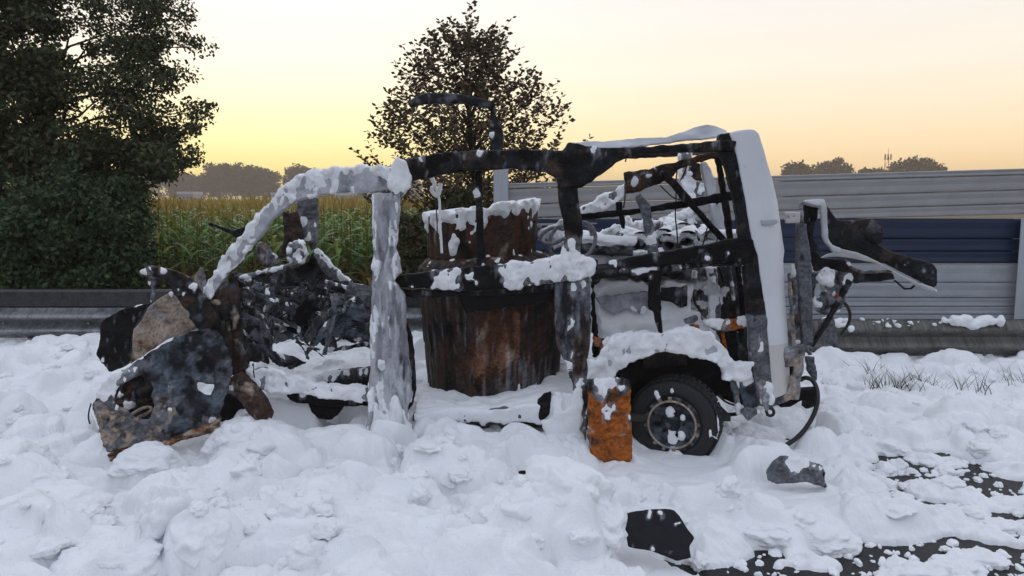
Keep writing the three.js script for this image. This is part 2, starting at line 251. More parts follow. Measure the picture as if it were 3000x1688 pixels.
{ const r = rng(515), add = (x, z, R, h, det) => { let g = new THREE.IcosahedronGeometry(1, det); g.deleteAttribute('uv'); g.deleteAttribute('normal'); g = mergeVertices(g, 1e-4); const p = g.attributes.position, k = r() * 50, sx = 1 + .5 * r(), sy = h / R, sz = .85 + .35 * r(), uv = [];
    for (let i = 0; i < p.count; i++) { const a = p.getX(i), b = p.getY(i), c = p.getZ(i), w = .25 * noise(a * 2 + k, b * 2, c * 2), bil = Math.abs(noise(a * 1.9 + k + w, b * 1.9, c * 1.9)) , bil2 = Math.abs(noise(a * 4.5 + k, b * 4.5 + w, c * 4.5 + 4)), n = .86 + .34 * noise(a * 1.1 + k, b * 1.1, c * 1.1) + .20 * noise(a * 2.3 + k, b * 2.3, c * 2.3) + .26 * Math.min(bil, .3) + .07 * bil2 + .02 * noise(a * 12 + k, b * 12, c * 12); p.setXYZ(i, a * n * R * sx, b * n * R * sy, c * n * R * sz); uv.push((p.getX(i) + .5 * p.getY(i)) / .5, (p.getZ(i) - .6 * p.getY(i)) / .5); }
    const fl = foamAt(x, z); g.rotateY(r() * 6.28); g.translate(x, Math.max(0, fl) * (R > .09 ? .7 : 1) + R * (.05 * r() - .02) * sy - (R > .09 ? .02 : 0), z); g.setAttribute('uv', new THREE.Float32BufferAttribute(uv, 2)); g.computeVertexNormals(); clumps.push(g); };
  const at = (x, y, R, h) => { const [[sx, sy]] = q('D', [x, y]), g = onGround(sx, sy, .1); add(g.x, g.z, R * 1.05, h * .72, R > .16 ? 26 : 18); };
  [[600, 1150, .22, .24], [690, 1165, .19, .2], [640, 1185, .16, .13], [370, 1205, .2, .17], [30, 1250, .24, .26], [100, 1275, .16, .14], [900, 1245, .2, .16], [1090, 1205, .22, .22], [1160, 1235, .15, .14], [820, 1235, .16, .13], [480, 1270, .17, .13], [1420, 1370, .25, .33], [1330, 1380, .22, .24], [1500, 1385, .19, .22], [1250, 1340, .17, .13], [420, 1420, .12, .32], [510, 1440, .15, .22], [300, 1475, .24, .17], [110, 1400, .26, .2], [1590, 1470, .1, .12], [1470, 1470, .15, .1], [2330, 1425, .17, .2], [2410, 1395, .12, .1], [2090, 1340, .14, .11], [1930, 1330, .13, .1], [1200, 1440, .18, .1], [960, 1350, .2, .1], [1800, 1290, .15, .12], [1720, 1275, .13, .08], [2230, 1290, .14, .09], [2020, 1300, .1, .07], [1760, 1385, .06, .07], [2480, 1370, .12, .1], [2520, 1290, .13, .09]].forEach((a) => at(...a));
  let n = 0; while (n < 430) { const z = -3.7 - 5.6 * Math.pow(r(), 1.25), x = (r() * 2 - 1) * (.7 * -z + .4), R = .03 + .11 * Math.pow(r(), 2), f = fbm(x * .8, z * .8, 9, 2); n++; if (f < -.25 + .5 * r() - .25) continue; const wheel = Math.hypot((x - 1.2) / .9, (z + 5.6) / .5), wing = Math.hypot((x + 2.7) / .7, (z + 5.5) / .35), pan = Math.hypot((x - .85) / .45, (z + 4.2) / .5), cov = Math.hypot((x - 2) / .4, (z + 5.1) / .4); if (Math.min(wheel, wing, pan, cov) < 1 || (z > -4.5 && x > .6 && r() < .8) || (z < -5.7 && z > -8 && x > -2.9 && x < 2.1)) continue; add(x, z, R, R * (.55 + .4 * r()), R > .09 ? 14 : R > .055 ? 10 : 7); } }
{ const NX = 1250, NZ = 600, pos = new Float32Array((NX + 1) * (NZ + 1) * 3), uv = new Float32Array((NX + 1) * (NZ + 1) * 2), ix = [];
  for (let j = 0; j <= NZ; j++) { const s = j / NZ, z = -3.1 - 7.3 * (.62 * s + .38 * s * s), hw = .70 * -z + 1.9;
    for (let i = 0; i <= NX; i++) { const x = (i / NX * 2 - 1) * hw, h = foamAt(x, z), n = j * (NX + 1) + i, lean = clamp(h, 0, .4) * .5;
      pos.set([x + lean * noise(x * 4, z * 4, 3) * .5, Math.max(h, -.05), z + lean * noise(x * 4 + 50, z * 4, 3) * .5], n * 3); uv.set([x / .5, z / .5], n * 2); } }
  for (let j = 0; j < NZ; j++) for (let i = 0; i < NX; i++) { const a = j * (NX + 1) + i, b = a + NX + 1; if (pos[a * 3 + 1] < -.03 && pos[b * 3 + 1] < -.03 && pos[a * 3 + 4] < -.03 && pos[b * 3 + 4] < -.03) continue; ix.push(a, a + 1, b, b, a + 1, b + 1); }
  const g = new THREE.BufferGeometry(); g.setAttribute('position', new THREE.BufferAttribute(pos, 3)); g.setAttribute('uv', new THREE.BufferAttribute(uv, 2)); g.setIndex(ix); g.computeVertexNormals();
  tag(mesh('foam_blanket', mergeGeometries([g, ...clumps]), foamMat), 'white lumpy extinguishing foam lying over the road and around the burnt van', null, null, 'stuff'); }

const fleckMat = new THREE.MeshStandardMaterial({ color: foamMat.color, roughness: .95 });
{ const r = rng(909), fl = new THREE.Group(), kinds = [1, 2, 3].map((k) => { const g = new THREE.IcosahedronGeometry(1, 3), p = g.attributes.position; g.deleteAttribute('uv'); for (let i = 0; i < p.count; i++) { const x = p.getX(i), y = p.getY(i), z = p.getZ(i), n = 1 + .38 * noise(x * 1.6 + k * 9, y * 1.6, z * 1.6) + .16 * noise(x * 4 + k, y * 4, z * 4); p.setXYZ(i, x * n, y * n * .75, z * n); } g.computeVertexNormals(); return g; }), m = new THREE.Matrix4();
  kinds.forEach((g, k) => { const list = []; let tries = 0; while (list.length < 120 && tries++ < 60000) { const z = -3.9 - 4.6 * Math.pow(r(), 1.5), x = (r() * 2 - 1) * .72 * -z, h = foamAt(x, z), clus = fbm(x * 1.3, z * 1.3, 6, 2); if (h > .02 && r() < .985) continue; if (h <= .02 && r() < .35) continue; list.push([x, Math.max(h, 0), z, h]); }
    const im = new THREE.InstancedMesh(g, fleckMat, list.length); im.name = 'foam_fleck'; im.castShadow = im.receiveShadow = true; list.forEach(([x, y, z, h], i) => { const s = .006 + .026 * Math.pow(r(), 2.5) * (h > .02 ? 1 : .9); m.compose(new THREE.Vector3(x, y + s * .15, z), new THREE.Quaternion().setFromEuler(new THREE.Euler(r(), r() * 6, r())), new THREE.Vector3(s * (1 + r()), s, s * (1 + r() * .6))); im.setMatrixAt(i, m); }); fl.add(im); });
  fl.name = 'foam_flecks'; tag(fl, 'small loose flecks and crumbs of white foam scattered over foam and asphalt', 'foam flecks', null, 'stuff'); scene.add(fl); }

// ---- crash barriers
const galv = new THREE.MeshStandardMaterial({ color: new THREE.Color(.30, .31, .32), map: grimeMap, roughness: .42, metalness: .5, bumpMap: grimeBump, bumpScale: .001 });
const dirtyGalv = new THREE.MeshStandardMaterial({ color: new THREE.Color(.16, .155, .14), map: grimeMap, roughness: .6, metalness: .3, bumpMap: grimeBump, bumpScale: .003 });
function profile(pts, len, t = .006) { // open profile (depth, height) swept along x
  const sh = new THREE.Shape(); pts.forEach(([a, b], i) => i ? sh.lineTo(a, b) : sh.moveTo(a, b)); for (let i = pts.length - 1; i >= 0; i--) sh.lineTo(pts[i][0] - t, pts[i][1] + (i > pts.length / 2 ? t : -t) * .2);
  const g = new THREE.ExtrudeGeometry(sh, { depth: len, bevelEnabled: false }); g.rotateY(Math.PI / 2); const p = g.attributes.position;   // shape x -> -z, extrude z -> x
  for (let i = 0; i < p.count; i++) p.setZ(i, -p.getZ(i)); const ind = g.index; g.computeVertexNormals();
  const uv = g.attributes.uv; for (let i = 0; i < p.count; i++) uv.setXY(i, p.getX(i) / 1.2, (p.getY(i) + p.getZ(i)) / 1.2); return g;
}
const wave = (h, dep) => { const o = []; for (let i = 0; i <= 26; i++) { const v = i / 26; o.push([dep * (.5 - .5 * Math.cos(clamp((v - .04) / .92, 0, 1) * Math.PI * 4)) ** .8, v * h]); } return o; };
{ const y0 = P(100, 990, 9).y, y1 = P(100, 902, 9).y, yt0 = P(100, 899, 9).y, yt1 = P(100, 850, 9).y, x0 = -11, len = 10.3;
  const rail = thing('crash_barrier', 'double steel crash barrier behind the front of the burnt van, below the dark tree', 'crash barrier', null, new THREE.Vector3(x0, 0, -9));
  mesh('beam', profile(wave(y1 - y0, .12), len).translate(0, y0, 0), galv, rail);
  const sh = new THREE.Shape(); const w = .13, hh = yt1 - yt0; [[0, .01], [w * .1, 0], [w * .9, 0], [w, .01], [w, hh - .02], [w * .85, hh], [w * .15, hh], [0, hh - .02]].forEach(([a, b], i) => i ? sh.lineTo(a, b) : sh.moveTo(a, b));
  mesh('box_beam', new THREE.ExtrudeGeometry(sh, { depth: len, bevelEnabled: false }).rotateY(Math.PI / 2).translate(0, yt0, .02), new THREE.MeshStandardMaterial({ color: new THREE.Color(.045, .046, .05), map: grimeMap, roughness: .45, metalness: .3 }), rail);
  const px = P(77, 990, 8.9).x - x0; for (let i = -1; i < 5; i++) { const X = px + i * 2; if (X < .1 || X > len) continue; const b = new THREE.BoxGeometry(.10, y0 + .25, .06).translate(X, (y0 - .12) / 2, -.03); mesh('post', b, galv, rail); }
  for (let i = 0; i < 8; i++) mesh('bolt', new THREE.CylinderGeometry(.014, .014, .02, 8).rotateX(Math.PI / 2).translate(px - 1.3 + i * 1, y0 + (y1 - y0) * .5, .03), galv, rail); }
{ const d = 9.55, yb = P(2800, 1043, d).y, yt = P(2800, 935, d).y, x0 = P(2170, 1000, d).x, len = 8;
  const rail = thing('crash_barrier', 'dirty foam splashed crash barrier at the foot of the grey and blue fence', 'crash barrier', null, new THREE.Vector3(x0, 0, -d));
  mesh('beam', profile(wave(yt - yb, .09), len).translate(0, yb, 0), dirtyGalv, rail);
  for (const sx of [2500, 2960]) mesh('post', new THREE.BoxGeometry(.1, yb + .4, .07).translate(P(sx, 1040, d).x - x0, (yb - .1) / 2, -.05), dirtyGalv, rail);
  // foam thrown on the rail
  const r = rng(31), blobs = []; for (let i = 0; i < 40; i++) { const [sx] = [2450 + r() * 560]; blobs.push([P(sx, 0, d).x, yt + (r() - .75) * .1, -d + .05 + r() * .05, .012 + .035 * r() * r()]); }
  for (let i = 0; i < 16; i++) blobs.push([P(2850 + 150 * r(), 0, d).x, yt - .03 + (r() - .3) * .08, -d + .08, .04 + .05 * r()]);
  for (let i = 0; i < 14; i++) blobs.push([P(2450 + 90 * r(), 0, d).x, yt - .05 + (r() - .5) * .12, -d + .08, .02 + .04 * r()]);
  const B = [x0, yt - .25, -d - .02, x0 + 3.2, yt + .18, -d + .24];
  const near = blobs.map((b) => b);
  solid('foam_splash', rail, (x, y, z) => { let m = 1; const wx = x + .03 * noise(x * 14, y * 14, z * 14), wy = y + .02 * noise(x * 14 + 9, y * 14, z * 14); for (const b of near) { if (Math.abs(b[0] - x) > .15) continue; const dd = Math.hypot(wx - b[0], (wy - b[1]) * 1.3, z - b[2]) - b[3]; const h = Math.max(.03 - Math.abs(m - dd), 0) / .03; m = Math.min(m, dd) - h * h * .0075; } return m; }, B, .013, { mat: foamMat });
  const fs = rail.children[rail.children.length - 1]; fs.geometry.translate(-x0, 0, d); fs.userData.kind = 'stuff'; }

// ---- noise barrier of horizontal planks
{ const d = 10.3, bar3 = thing('noise_barrier', 'tall fence of horizontal grey planks with a blue band across it', 'noise barrier', null, new THREE.Vector3(0, 0, -d));
  const mk = (r, g, b, s) => new THREE.MeshStandardMaterial({ color: new THREE.Color(r * 1.42, g * 1.4, b * 1.38), map: softMap, bumpMap: grimeBump, bumpScale: .0008, roughness: .55, metalness: s });
  const grey = mk(.25, .245, .245, .1), blue = mk(.004, .012, .040, .05), low = mk(.27, .285, .31, .1), postM = mk(.33, .35, .38, .15);
  // outline of each plank at the two ends of the bay (photograph rows at columns 1489 and 2985)
  const rows = [[537, 494, 553, 511, grey], [554, 512, 600, 556, grey], [601, 557, 640, 596, grey], [641, 597, 656, 627, grey], [638, 643, 697, 701, blue], [698, 702, 735, 737, blue], [736, 738, 770, 773, blue], [772, 777, 826, 829, low], [827, 830, 869, 874, low], [870, 875, 899, 899, low], [900, 900, 921, 921, low], [922, 922, 975, 985, low], [976, 986, 1050, 1060, low]];
  rows.forEach(([a, b, c, e, m], k) => {
    const A = P(1489, a, d), B = P(3060, b - 2, d), C = P(1489, c, d), E = P(3060, e, d), n = 40, g = new THREE.BufferGeometry(), pos = [], ix = [], uv = [];
    if (k === 3) { C.y = P(1489, 665, d).y; }
    const prof = [[0, -.05], [.0, .0], [.06, .02], [.2, .022], [.5, .016], [.8, .022], [.94, .02], [1, .0], [1, -.05]];
    for (let i = 0; i <= n; i++) { const s = i / n, x = lerp(A.x, B.x, s), yt = lerp(A.y, B.y, s), yb = lerp(C.y, E.y, s) + .004; for (const [v, z] of prof) { pos.push(x, lerp(yt, yb, v), z + .004 * noise(x * 1.7, k * 3, v * 2)); uv.push(x / 1.3, (lerp(yt, yb, v) + k * .37) / 1.3); } }
    const w = prof.length; for (let i = 0; i < n; i++) for (let j = 0; j < w - 1; j++) { const p = i * w + j; ix.push(p, p + 1, p + w, p + w, p + 1, p + w + 1); }
    for (let j = 1; j < w - 1; j++) { ix.push(0, j + 1, j, n * w, n * w + j, n * w + j + 1); }
    g.setAttribute('position', new THREE.Float32BufferAttribute(pos, 3)); g.setAttribute('uv', new THREE.Float32BufferAttribute(uv, 2)); g.setIndex(ix);
    const gg = g.toNonIndexed(); gg.computeVertexNormals(); mesh('plank', gg, m, bar3);
  });
  const post = (sx0, sx1, sy, z) => { const a = P(sx0, sy, d - z), b = P(sx1, sy, d - z), w = b.x - a.x; // H section
    mesh('post', mergeGeometries([new THREE.BoxGeometry(w, a.y + .3, .012).translate(0, (a.y - .3) / 2, .06), new THREE.BoxGeometry(w, a.y + .3, .012).translate(0, (a.y - .3) / 2, -.09), new THREE.BoxGeometry(.012, a.y + .3, .138).translate(0, (a.y - .3) / 2, -.015)]).translate((a.x + b.x) / 2, 0, z), postM, bar3); };
  post(1446, 1489, 470, 0); post(2984, 3030, 640, .09);
}

// ---- maize field
{ const r = rng(91), g = [], C = (rr, gg, b) => new THREE.Color(rr, gg, b);
  function plant(seed) {
    const rr = rng(seed), pos = [], col = [], push = (a, b, c, k) => { pos.push(...a, ...b, ...c); for (let i = 0; i < 3; i++) col.push(2.6 * k.r * (.7 + .6 * rr()), 2.7 * k.g * (.8 + .4 * rr()), 1.5 * k.b); };
    const strip = (pts, w, k) => { for (let i = 0; i < pts.length - 1; i++) { const a = pts[i], b = pts[i + 1], wa = w[i], wb = w[i + 1]; const l = (p, s, ww) => [p[0] + p[3] * ww * s, p[1], p[2] + p[4] * ww * s]; push(l(a, -1, wa), l(a, 1, wa), l(b, 1, wb), k); push(l(a, -1, wa), l(b, 1, wb), l(b, -1, wb), k); } };
    for (const [dx, dz] of [[1, 0], [0, 1]]) strip([[0, 0, 0, dx, dz], [0, 1.2, 0, dx, dz], [0, 2.1, 0, dx, dz]], [.014, .011, .006], C(.10, .085, .03));
    for (let i = 0; i < 13; i++) {
      const h = .15 + i * .148 + .05 * rr(), a = i * Math.PI + rr() * 1.2, L = (.42 + .3 * rr()) * (i > 10 ? .75 : 1), dx = Math.cos(a), dz = Math.sin(a), up = i < 5 ? .1 : .5 + .4 * rr(), pts = [], w = [.012, .032, .034, .022, .002];
      for (let k = 0; k < 5; k++) { const s = k / 4; pts.push([dx * L * s, h + L * (up * s - (i < 5 ? 1.0 : .95) * s * s), dz * L * s, -dz, dx]); }
      const t = h / 2.1; strip(pts, w, t < .42 ? (rr() < .6 ? C(.13, .062, .026) : C(.10, .068, .026)) : t < .55 ? (rr() < .35 ? C(.12, .07, .028) : C(.075, .085, .022)) : rr() < .12 ? C(.15, .13, .04) : C(.056, .100, .022));
    }
    for (let i = 0; i < 4; i++) { const a = i * 2.4, L = .08 + .09 * rr(), s = .05 + .07 * rr(); strip([[0, 2.04, 0, Math.cos(a + 1.57), Math.sin(a + 1.57)], [Math.cos(a) * s, 2.1 + L, Math.sin(a) * s, Math.cos(a + 1.57), Math.sin(a + 1.57)]], [.006, .009], C(.15, .105, .042)); }
    const b = new THREE.BufferGeometry(); b.setAttribute('position', new THREE.Float32BufferAttribute(pos, 3)); b.setAttribute('color', new THREE.Float32BufferAttribute(col, 3)); b.computeVertexNormals(); return b;
  }
  const mat = new THREE.MeshPhysicalMaterial({ vertexColors: true, roughness: .8, side: THREE.DoubleSide, transmission: .4, thickness: 0 });
  const field = new THREE.Group(); const spots = [];
  for (let z = -13.6; z > -34; z -= .5) for (let x = .62 * z; x < 1.2 - z * .02; x += .17) if (r() < .93) spots.push([x + (r() - .5) * .1, z + (r() - .5) * .12]);
  for (let z = -34; z > -120; z -= 1.4) for (let x = .62 * z; x < 6; x += .55 - z * .002) spots.push([x + (r() - .5) * .4, z + (r() - .5) * .8]);
  const kinds = [1, 2, 3, 4].map((s) => plant(s * 13)), m4 = new THREE.Matrix4();
  const merged = kinds.map((k) => k);
  const per = spots.length; let made = null;
  kinds.forEach((k, n) => { const list = spots.filter((_, i) => i % 4 === n), im = new THREE.InstancedMesh(k, mat, list.length); im.name = 'maize'; im.castShadow = im.receiveShadow = true;
    list.forEach(([x, z], i) => { const s = (.92 + .16 * r()) * (1.03 + .06 * noise(x * .2, z * .2, 4)); m4.compose(new THREE.Vector3(x, -.34 + .0 * z, z), new THREE.Quaternion().setFromEuler(new THREE.Euler((r() - .5) * .12, r() * 6.3, (r() - .5) * .12)), new THREE.Vector3(s, s * 1.03, s)); im.setMatrixAt(i, m4); const t = .85 + .3 * r(); im.setColorAt(i, C(t, t, t)); });
    field.add(im); });
  field.name = 'maize_field'; tag(field, 'field of tall green maize with dry brown lower leaves behind the crash barrier', 'maize field', null, 'stuff'); scene.add(field); }

// ---- trees
const bark = plain(.035, .026, .02, { roughness: 1 });
function leaves(list, seed, tints) { // list of [x, y, z, size, dirx, diry, dirz]
  const n = list.length, pos = new Float32Array(n * 12), col = new Float32Array(n * 12), ix = new Uint32Array(n * 6), r = rng(seed), a = new THREE.Vector3(), b = new THREE.Vector3(), c = new THREE.Vector3();
  list.forEach(([x, y, z, s, dx, dy, dz], i) => {
    a.set(dx, dy, dz).normalize(); b.set(r() - .5, r() - .5, r() - .5).cross(a).normalize().multiplyScalar(s * (.24 + .1 * r())); c.crossVectors(a, b).normalize().multiplyScalar(s * .1 * (r() - .5)); a.multiplyScalar(s);
    pos.set([x, y, z, x + a.x * .5 + b.x + c.x, y + a.y * .5 + b.y + c.y, z + a.z * .5 + b.z + c.z, x + a.x, y + a.y, z + a.z, x + a.x * .5 - b.x + c.x, y + a.y * .5 - b.y + c.y, z + a.z * .5 - b.z + c.z], i * 12);
    const t = tints[Math.floor(r() * tints.length)], k = .7 + .6 * r(); for (let j = 0; j < 4; j++) col.set([t[0] * k, t[1] * k, t[2] * k], i * 12 + j * 3); ix.set([0, 1, 2, 0, 2, 3].map((v) => v + i * 4), i * 6);
  });
  const g = new THREE.BufferGeometry(); g.setAttribute('position', new THREE.BufferAttribute(pos, 3)); g.setAttribute('color', new THREE.BufferAttribute(col, 3)); g.setIndex(new THREE.BufferAttribute(ix, 1)); g.computeVertexNormals(); return g;
}
const leafMat = new THREE.MeshStandardMaterial({ vertexColors: true, roughness: .75, side: THREE.DoubleSide });
const limb = (a, b, r0, r1, bendv = 0, sd = 0) => { const n = 6, pts = []; for (let i = 0; i <= n; i++) { const s = i / n; pts.push(a.clone().lerp(b, s).add(new THREE.Vector3(noise(s * 2 + sd, 1, sd), noise(s * 2, sd, 4) * .5 + Math.sin(s * Math.PI) * .3, noise(s * 2, sd, 9)).multiplyScalar(bendv))); }
  const g = new THREE.TubeGeometry(new THREE.CatmullRomCurve3(pts), n, 1, 5), p = g.attributes.position, c = new THREE.CatmullRomCurve3(pts); for (let i = 0; i <= n; i++) { const o = c.getPointAt(i / n), k = lerp(r0, r1, i / n); for (let j = 0; j <= 5; j++) { const v = i * 6 + j; p.setXYZ(v, o.x + (p.getX(v) - o.x) * k, o.y + (p.getY(v) - o.y) * k, o.z + (p.getZ(v) - o.z) * k); } } return g; };

{ // young tree behind the middle of the van: rising branches with separate leaves
  const d = 13, r = rng(404), base = P(1415, 700, d); base.y = -.3;
  const t = thing('young_tree', 'bushy leafy tree rising behind the middle of the van against the sky', 'tree', null, base.clone());
  const top = P(1362, 60, d).sub(base), H = top.y, list = [], wood = [], width = (y) => { const ks = [[0, .6], [.2, 1.1], [.36, 1.5], [.5, 1.62], [.6, 1.5], [.68, 1.36], [.78, 1.05], [.87, .78], [.94, .5], [1, .06]]; let i = 0; while (i < ks.length - 2 && y > ks[i + 1][0]) i++; return lerp(ks[i][1], ks[i + 1][1], clamp((y - ks[i][0]) / (ks[i + 1][0] - ks[i][0]), 0, 1)); };
  const axis = (y) => new THREE.Vector3(top.x * y / H, y, 0), trunk = limb(new THREE.Vector3(), axis(H * .95), .07, .008, .10, 3);
  for (let i = 0; i < 1320; i++) {
    let yf = .05 + .93 * r(); if (r() > .25 + width(yf) / 1.7) continue;
    const w = 1.07 * width(yf) * (1 + .22 * noise(i * .37, yf * 9, 5)), ang = r() * 6.283, k = Math.pow(r(), .62), p = axis(yf * H).add(new THREE.Vector3(Math.cos(ang) * w * k, -.12, Math.sin(ang) * w * k)), L = .26 + .3 * r(), e = p.clone().add(new THREE.Vector3(Math.cos(ang) * L * (.25 + .4 * k) + (r() - .5) * .2, L * (.55 + .4 * r()), Math.sin(ang) * L * (.25 + .4 * k) + (r() - .5) * .2));
    if (i % 5 === 0) wood.push(limb(axis(Math.max(.2, p.y - .35 - .5 * k * w)), p, .016, .005, .12, i));
    if (i % 2 === 0) wood.push(limb(p, e, .004, .0015, .02, i));
    const dir = e.clone().sub(p).normalize(), n = 10 + Math.floor(r() * 6);
    for (let q = 0; q <= n; q++) { const o = p.clone().lerp(e, q / n), a = q * 2.4, s = .075 + .04 * r(); list.push([o.x, o.y, o.z, s, Math.cos(a) + dir.x * .5, .3 + (r() - .4) * .8, Math.sin(a) + dir.z * .5]); }
  }
  mesh('trunk', trunk, bark, t); mesh('limb', mergeGeometries(wood), bark, t);
  mesh('crown', leaves(list, 8, [[.060, .046, .018], [.080, .050, .020], [.050, .050, .018], [.10, .052, .026]]), leafMat, t);
}
{ // big dark tree at the left edge
  const d = 13.5, r = rng(777), base = P(150, 850, d); base.y = -.3;
  const t = thing('broadleaf_tree', 'big dark tree filling the left edge, its crown cut off above', 'tree', null, base.clone());
  const loc = (x, y, dz = 0) => { const [[sx, sy]] = q('D', [x, y]); return P(sx, sy, d + dz).sub(base); };
  const list = [], wood = [], hub = loc(120, 330);
  const clump = (c, R, n, s, flat = .7) => { for (let i = 0; i < n; i++) { const a = r() * 6.283, u = r() * 2 - 1, k = R * Math.pow(r(), .45), w = Math.sqrt(1 - u * u), v = [Math.cos(a) * w * k, u * k * flat, Math.sin(a) * w * k]; list.push([c.x + v[0], c.y + v[1], c.z + v[2], s * (.7 + .6 * r()), r() - .5 + v[0], r() - .6, r() - .5 + v[2]]); } };
  // boughs that make the right-hand outline
  const tips = [[470, -30], [485, 40], [470, 95], [500, 120], [440, 165], [480, 205], [430, 235], [505, 275], [525, 305], [450, 320], [470, 372], [505, 385], [430, 420], [390, 445], [455, 425], [370, 470], [320, 430], [400, 30], [410, 130], [380, 230], [360, 310], [340, 370], [300, 180], [320, 90], [330, 0]];
  tips.forEach(([x, y], i) => { const e = loc(x, y, (r() - .5) * 1.6), s = hub.clone().lerp(loc(60, y + 90), .6); if (i % 2) wood.push(limb(s, e, .028, .006, .5, i)); for (let k = 0; k < 7; k++) { const f = .62 + .4 * r(), c = s.clone().lerp(e, f).add(new THREE.Vector3((r() - .5) * .35, (r() - .5) * .4, (r() - .5) * .5)); clump(c, .15 + .15 * r(), 90, .07); } });
  // mass of the crown
  for (let i = 0; i < 620; i++) {
    const x = -150 + 600 * Math.pow(r(), .9), y = -90 + 840 * r(), lim = y < 430 ? 430 + 25 * Math.sin(y * .03) : lerp(335, 355, r()); if (x > lim) continue;
    const dz = (r() - .5) * 2.6, c = loc(x, y, dz), gap = fbm(x * .011, y * .014, 3.3, 2); if (y < 300 && gap > .14 + .25 * (x < 60 ? 1 : 0)) continue;
    const dense = y > 360 || x < 150; if (!dense && r() < .3) continue; clump(c, .22 + .2 * r(), dense ? 220 : 105, dense ? .095 : .072);
  }
  for (let i = 0; i < 9; i++) { const e = loc(-60 + 380 * r(), -60 + 330 * r(), (r() - .5) * 2); wood.push(limb(hub.clone().add(new THREE.Vector3(0, -.4 * r(), 0)), e, .05, .008, .6, i + 50)); }
  mesh('trunk', limb(new THREE.Vector3(0, 0, 0), hub.clone().add(new THREE.Vector3(0, 1, 0)), .22, .08, .1, 5), bark, t); mesh('limb', mergeGeometries(wood), bark, t);
  mesh('crown', leaves(list, 18, [[.030, .046, .012], [.040, .050, .012], [.026, .046, .012], [.054, .046, .014]]), leafMat, t);
}
// bushes at the foot of the big tree and behind the van
[[40, 640, 1.1, 1.0, 11.6, 'low dark green bush behind the crash barrier at the left picture edge', .09], [180, 610, 1.0, 1.15, 11.9, 'dark green bush behind the crash barrier below the big tree trunk', .085], [300, 640, .62, 1.05, 12.2, 'dark green bush beside the maize, right of the other bushes', .085], [1130, 640, .8, 1.35, 12.6, 'green shrub behind the tank, at the foot of the young tree', .09]].forEach(([x, y, R, Hh, d, label, s], k) => {
  const [[sx, sy]] = q('D', [x, y]), b = P(sx, sy, d), base = b.clone(); base.y = -.3; const r = rng(60 + k), t = thing('bush', label, 'bush', null, base), list = [], wood = [], c = b.clone().sub(base);
  for (let i = 0; i < 90; i++) { const a = r() * 6.283, u = r() * 2 - 1, kk = Math.pow(r(), .4), w = Math.sqrt(1 - u * u), p = new THREE.Vector3(c.x + Math.cos(a) * w * R * kk, Math.max(.15, c.y + u * Hh * kk), Math.sin(a) * w * R * kk * .8); if (i < 14) wood.push(limb(new THREE.Vector3((r() - .5) * .3, 0, (r() - .5) * .3), p, .025, .005, .1, i)); for (let j = 0; j < 130; j++) { const q1 = r() - .5, q2 = r() - .5, q3 = r() - .5; list.push([p.x + q1 * .42, p.y + q2 * .36, p.z + q3 * .42, s * (.6 + .7 * r()), r() - .5, r() - .4, r() - .5]); } }
  mesh('stem', mergeGeometries(wood), bark, t); mesh('foliage', leaves(list, 90 + k, k === 3 ? [[.04, .05, .014], [.05, .055, .016], [.034, .044, .012]] : [[.026, .054, .016], [.038, .068, .018], [.022, .046, .014]]), leafMat, t);
});
// far trees
const FAR = [[395, 425, 75, 170, 'hazy far tree half hidden behind the hanging boughs of the big dark tree', 0], [470, 436, 48, 175, 'low hazy far tree at the tips of the lowest boughs of the big tree', 0], [548, 408, 52, 165, 'rounded far tree at the left end of the misty group beyond the maize', 1], [612, 411, 42, 168, 'far tree in the middle of the misty group beyond the maize', 1], [662, 420, 40, 170, 'far tree at the right end of the misty group beyond the maize', 1], [752, 414, 44, 160, 'far tree just right of the gap in the tree line, above the A pillar', 1], [800, 428, 42, 165, 'lower far tree behind the foamy front roof of the van', 1], [905, 462, 60, 180, 'low far tree seen under the front roof of the van', 0], [1010, 450, 60, 180, 'low far tree seen between van pillar and young tree', 0],
  [2005, 411, 32, 120, 'small far tree over the fence, just right of the white pillar', 2], [2090, 404, 62, 125, 'wide far tree over the fence, between white pillar and radio mast', 2], [2195, 422, 34, 125, 'lowest far treetop over the fence, left of the radio mast', 2], [2305, 399, 72, 120, 'broad far tree over the fence, right of the radio mast', 2]];
FAR.forEach(([x, y, hw, d0, label, kind], k) => { const d = d0 * 2.3, G = 2.2;
  const [[sx, sy], [bx]] = q('D', [x, y, x + hw, y]), top = P(sx, sy, d), half = P(bx, sy, d).x - top.x, base = top.clone(); base.y = -.3; const H = top.y - base.y, r = rng(300 + k), t = thing('tree', label, 'tree', null, base), list = [];
  for (let i = 0; i < 80; i++) { const a = r() * 6.283, kk = Math.sqrt(r()), px = Math.cos(a) * half * kk * .85, pz = Math.sin(a) * half * kk * .7, cap = H * (.62 + .33 * Math.sqrt(1 - kk * kk * .9) + .04 * noise(px * .6, pz * .6, k)), py = cap * (.2 + .8 * Math.pow(r(), .6)); for (let j = 0; j < 85; j++) list.push([px + G * (r() - .5) * 1.9, py + G * (r() - .5) * 1.4, pz + G * (r() - .5) * 1.9, G * .5 * (.6 + .8 * r()), r() - .5, r() - .3, r() - .5]); }
  mesh('trunk', limb(new THREE.Vector3(), new THREE.Vector3(0, H * .75, 0), .5, .2, .4, k), bark, t); mesh('crown', leaves(list, 500 + k, kind === 2 ? [[.045, .04, .012], [.05, .042, .014]] : [[.035, .036, .02], [.042, .04, .022]]), leafMat, t);
});
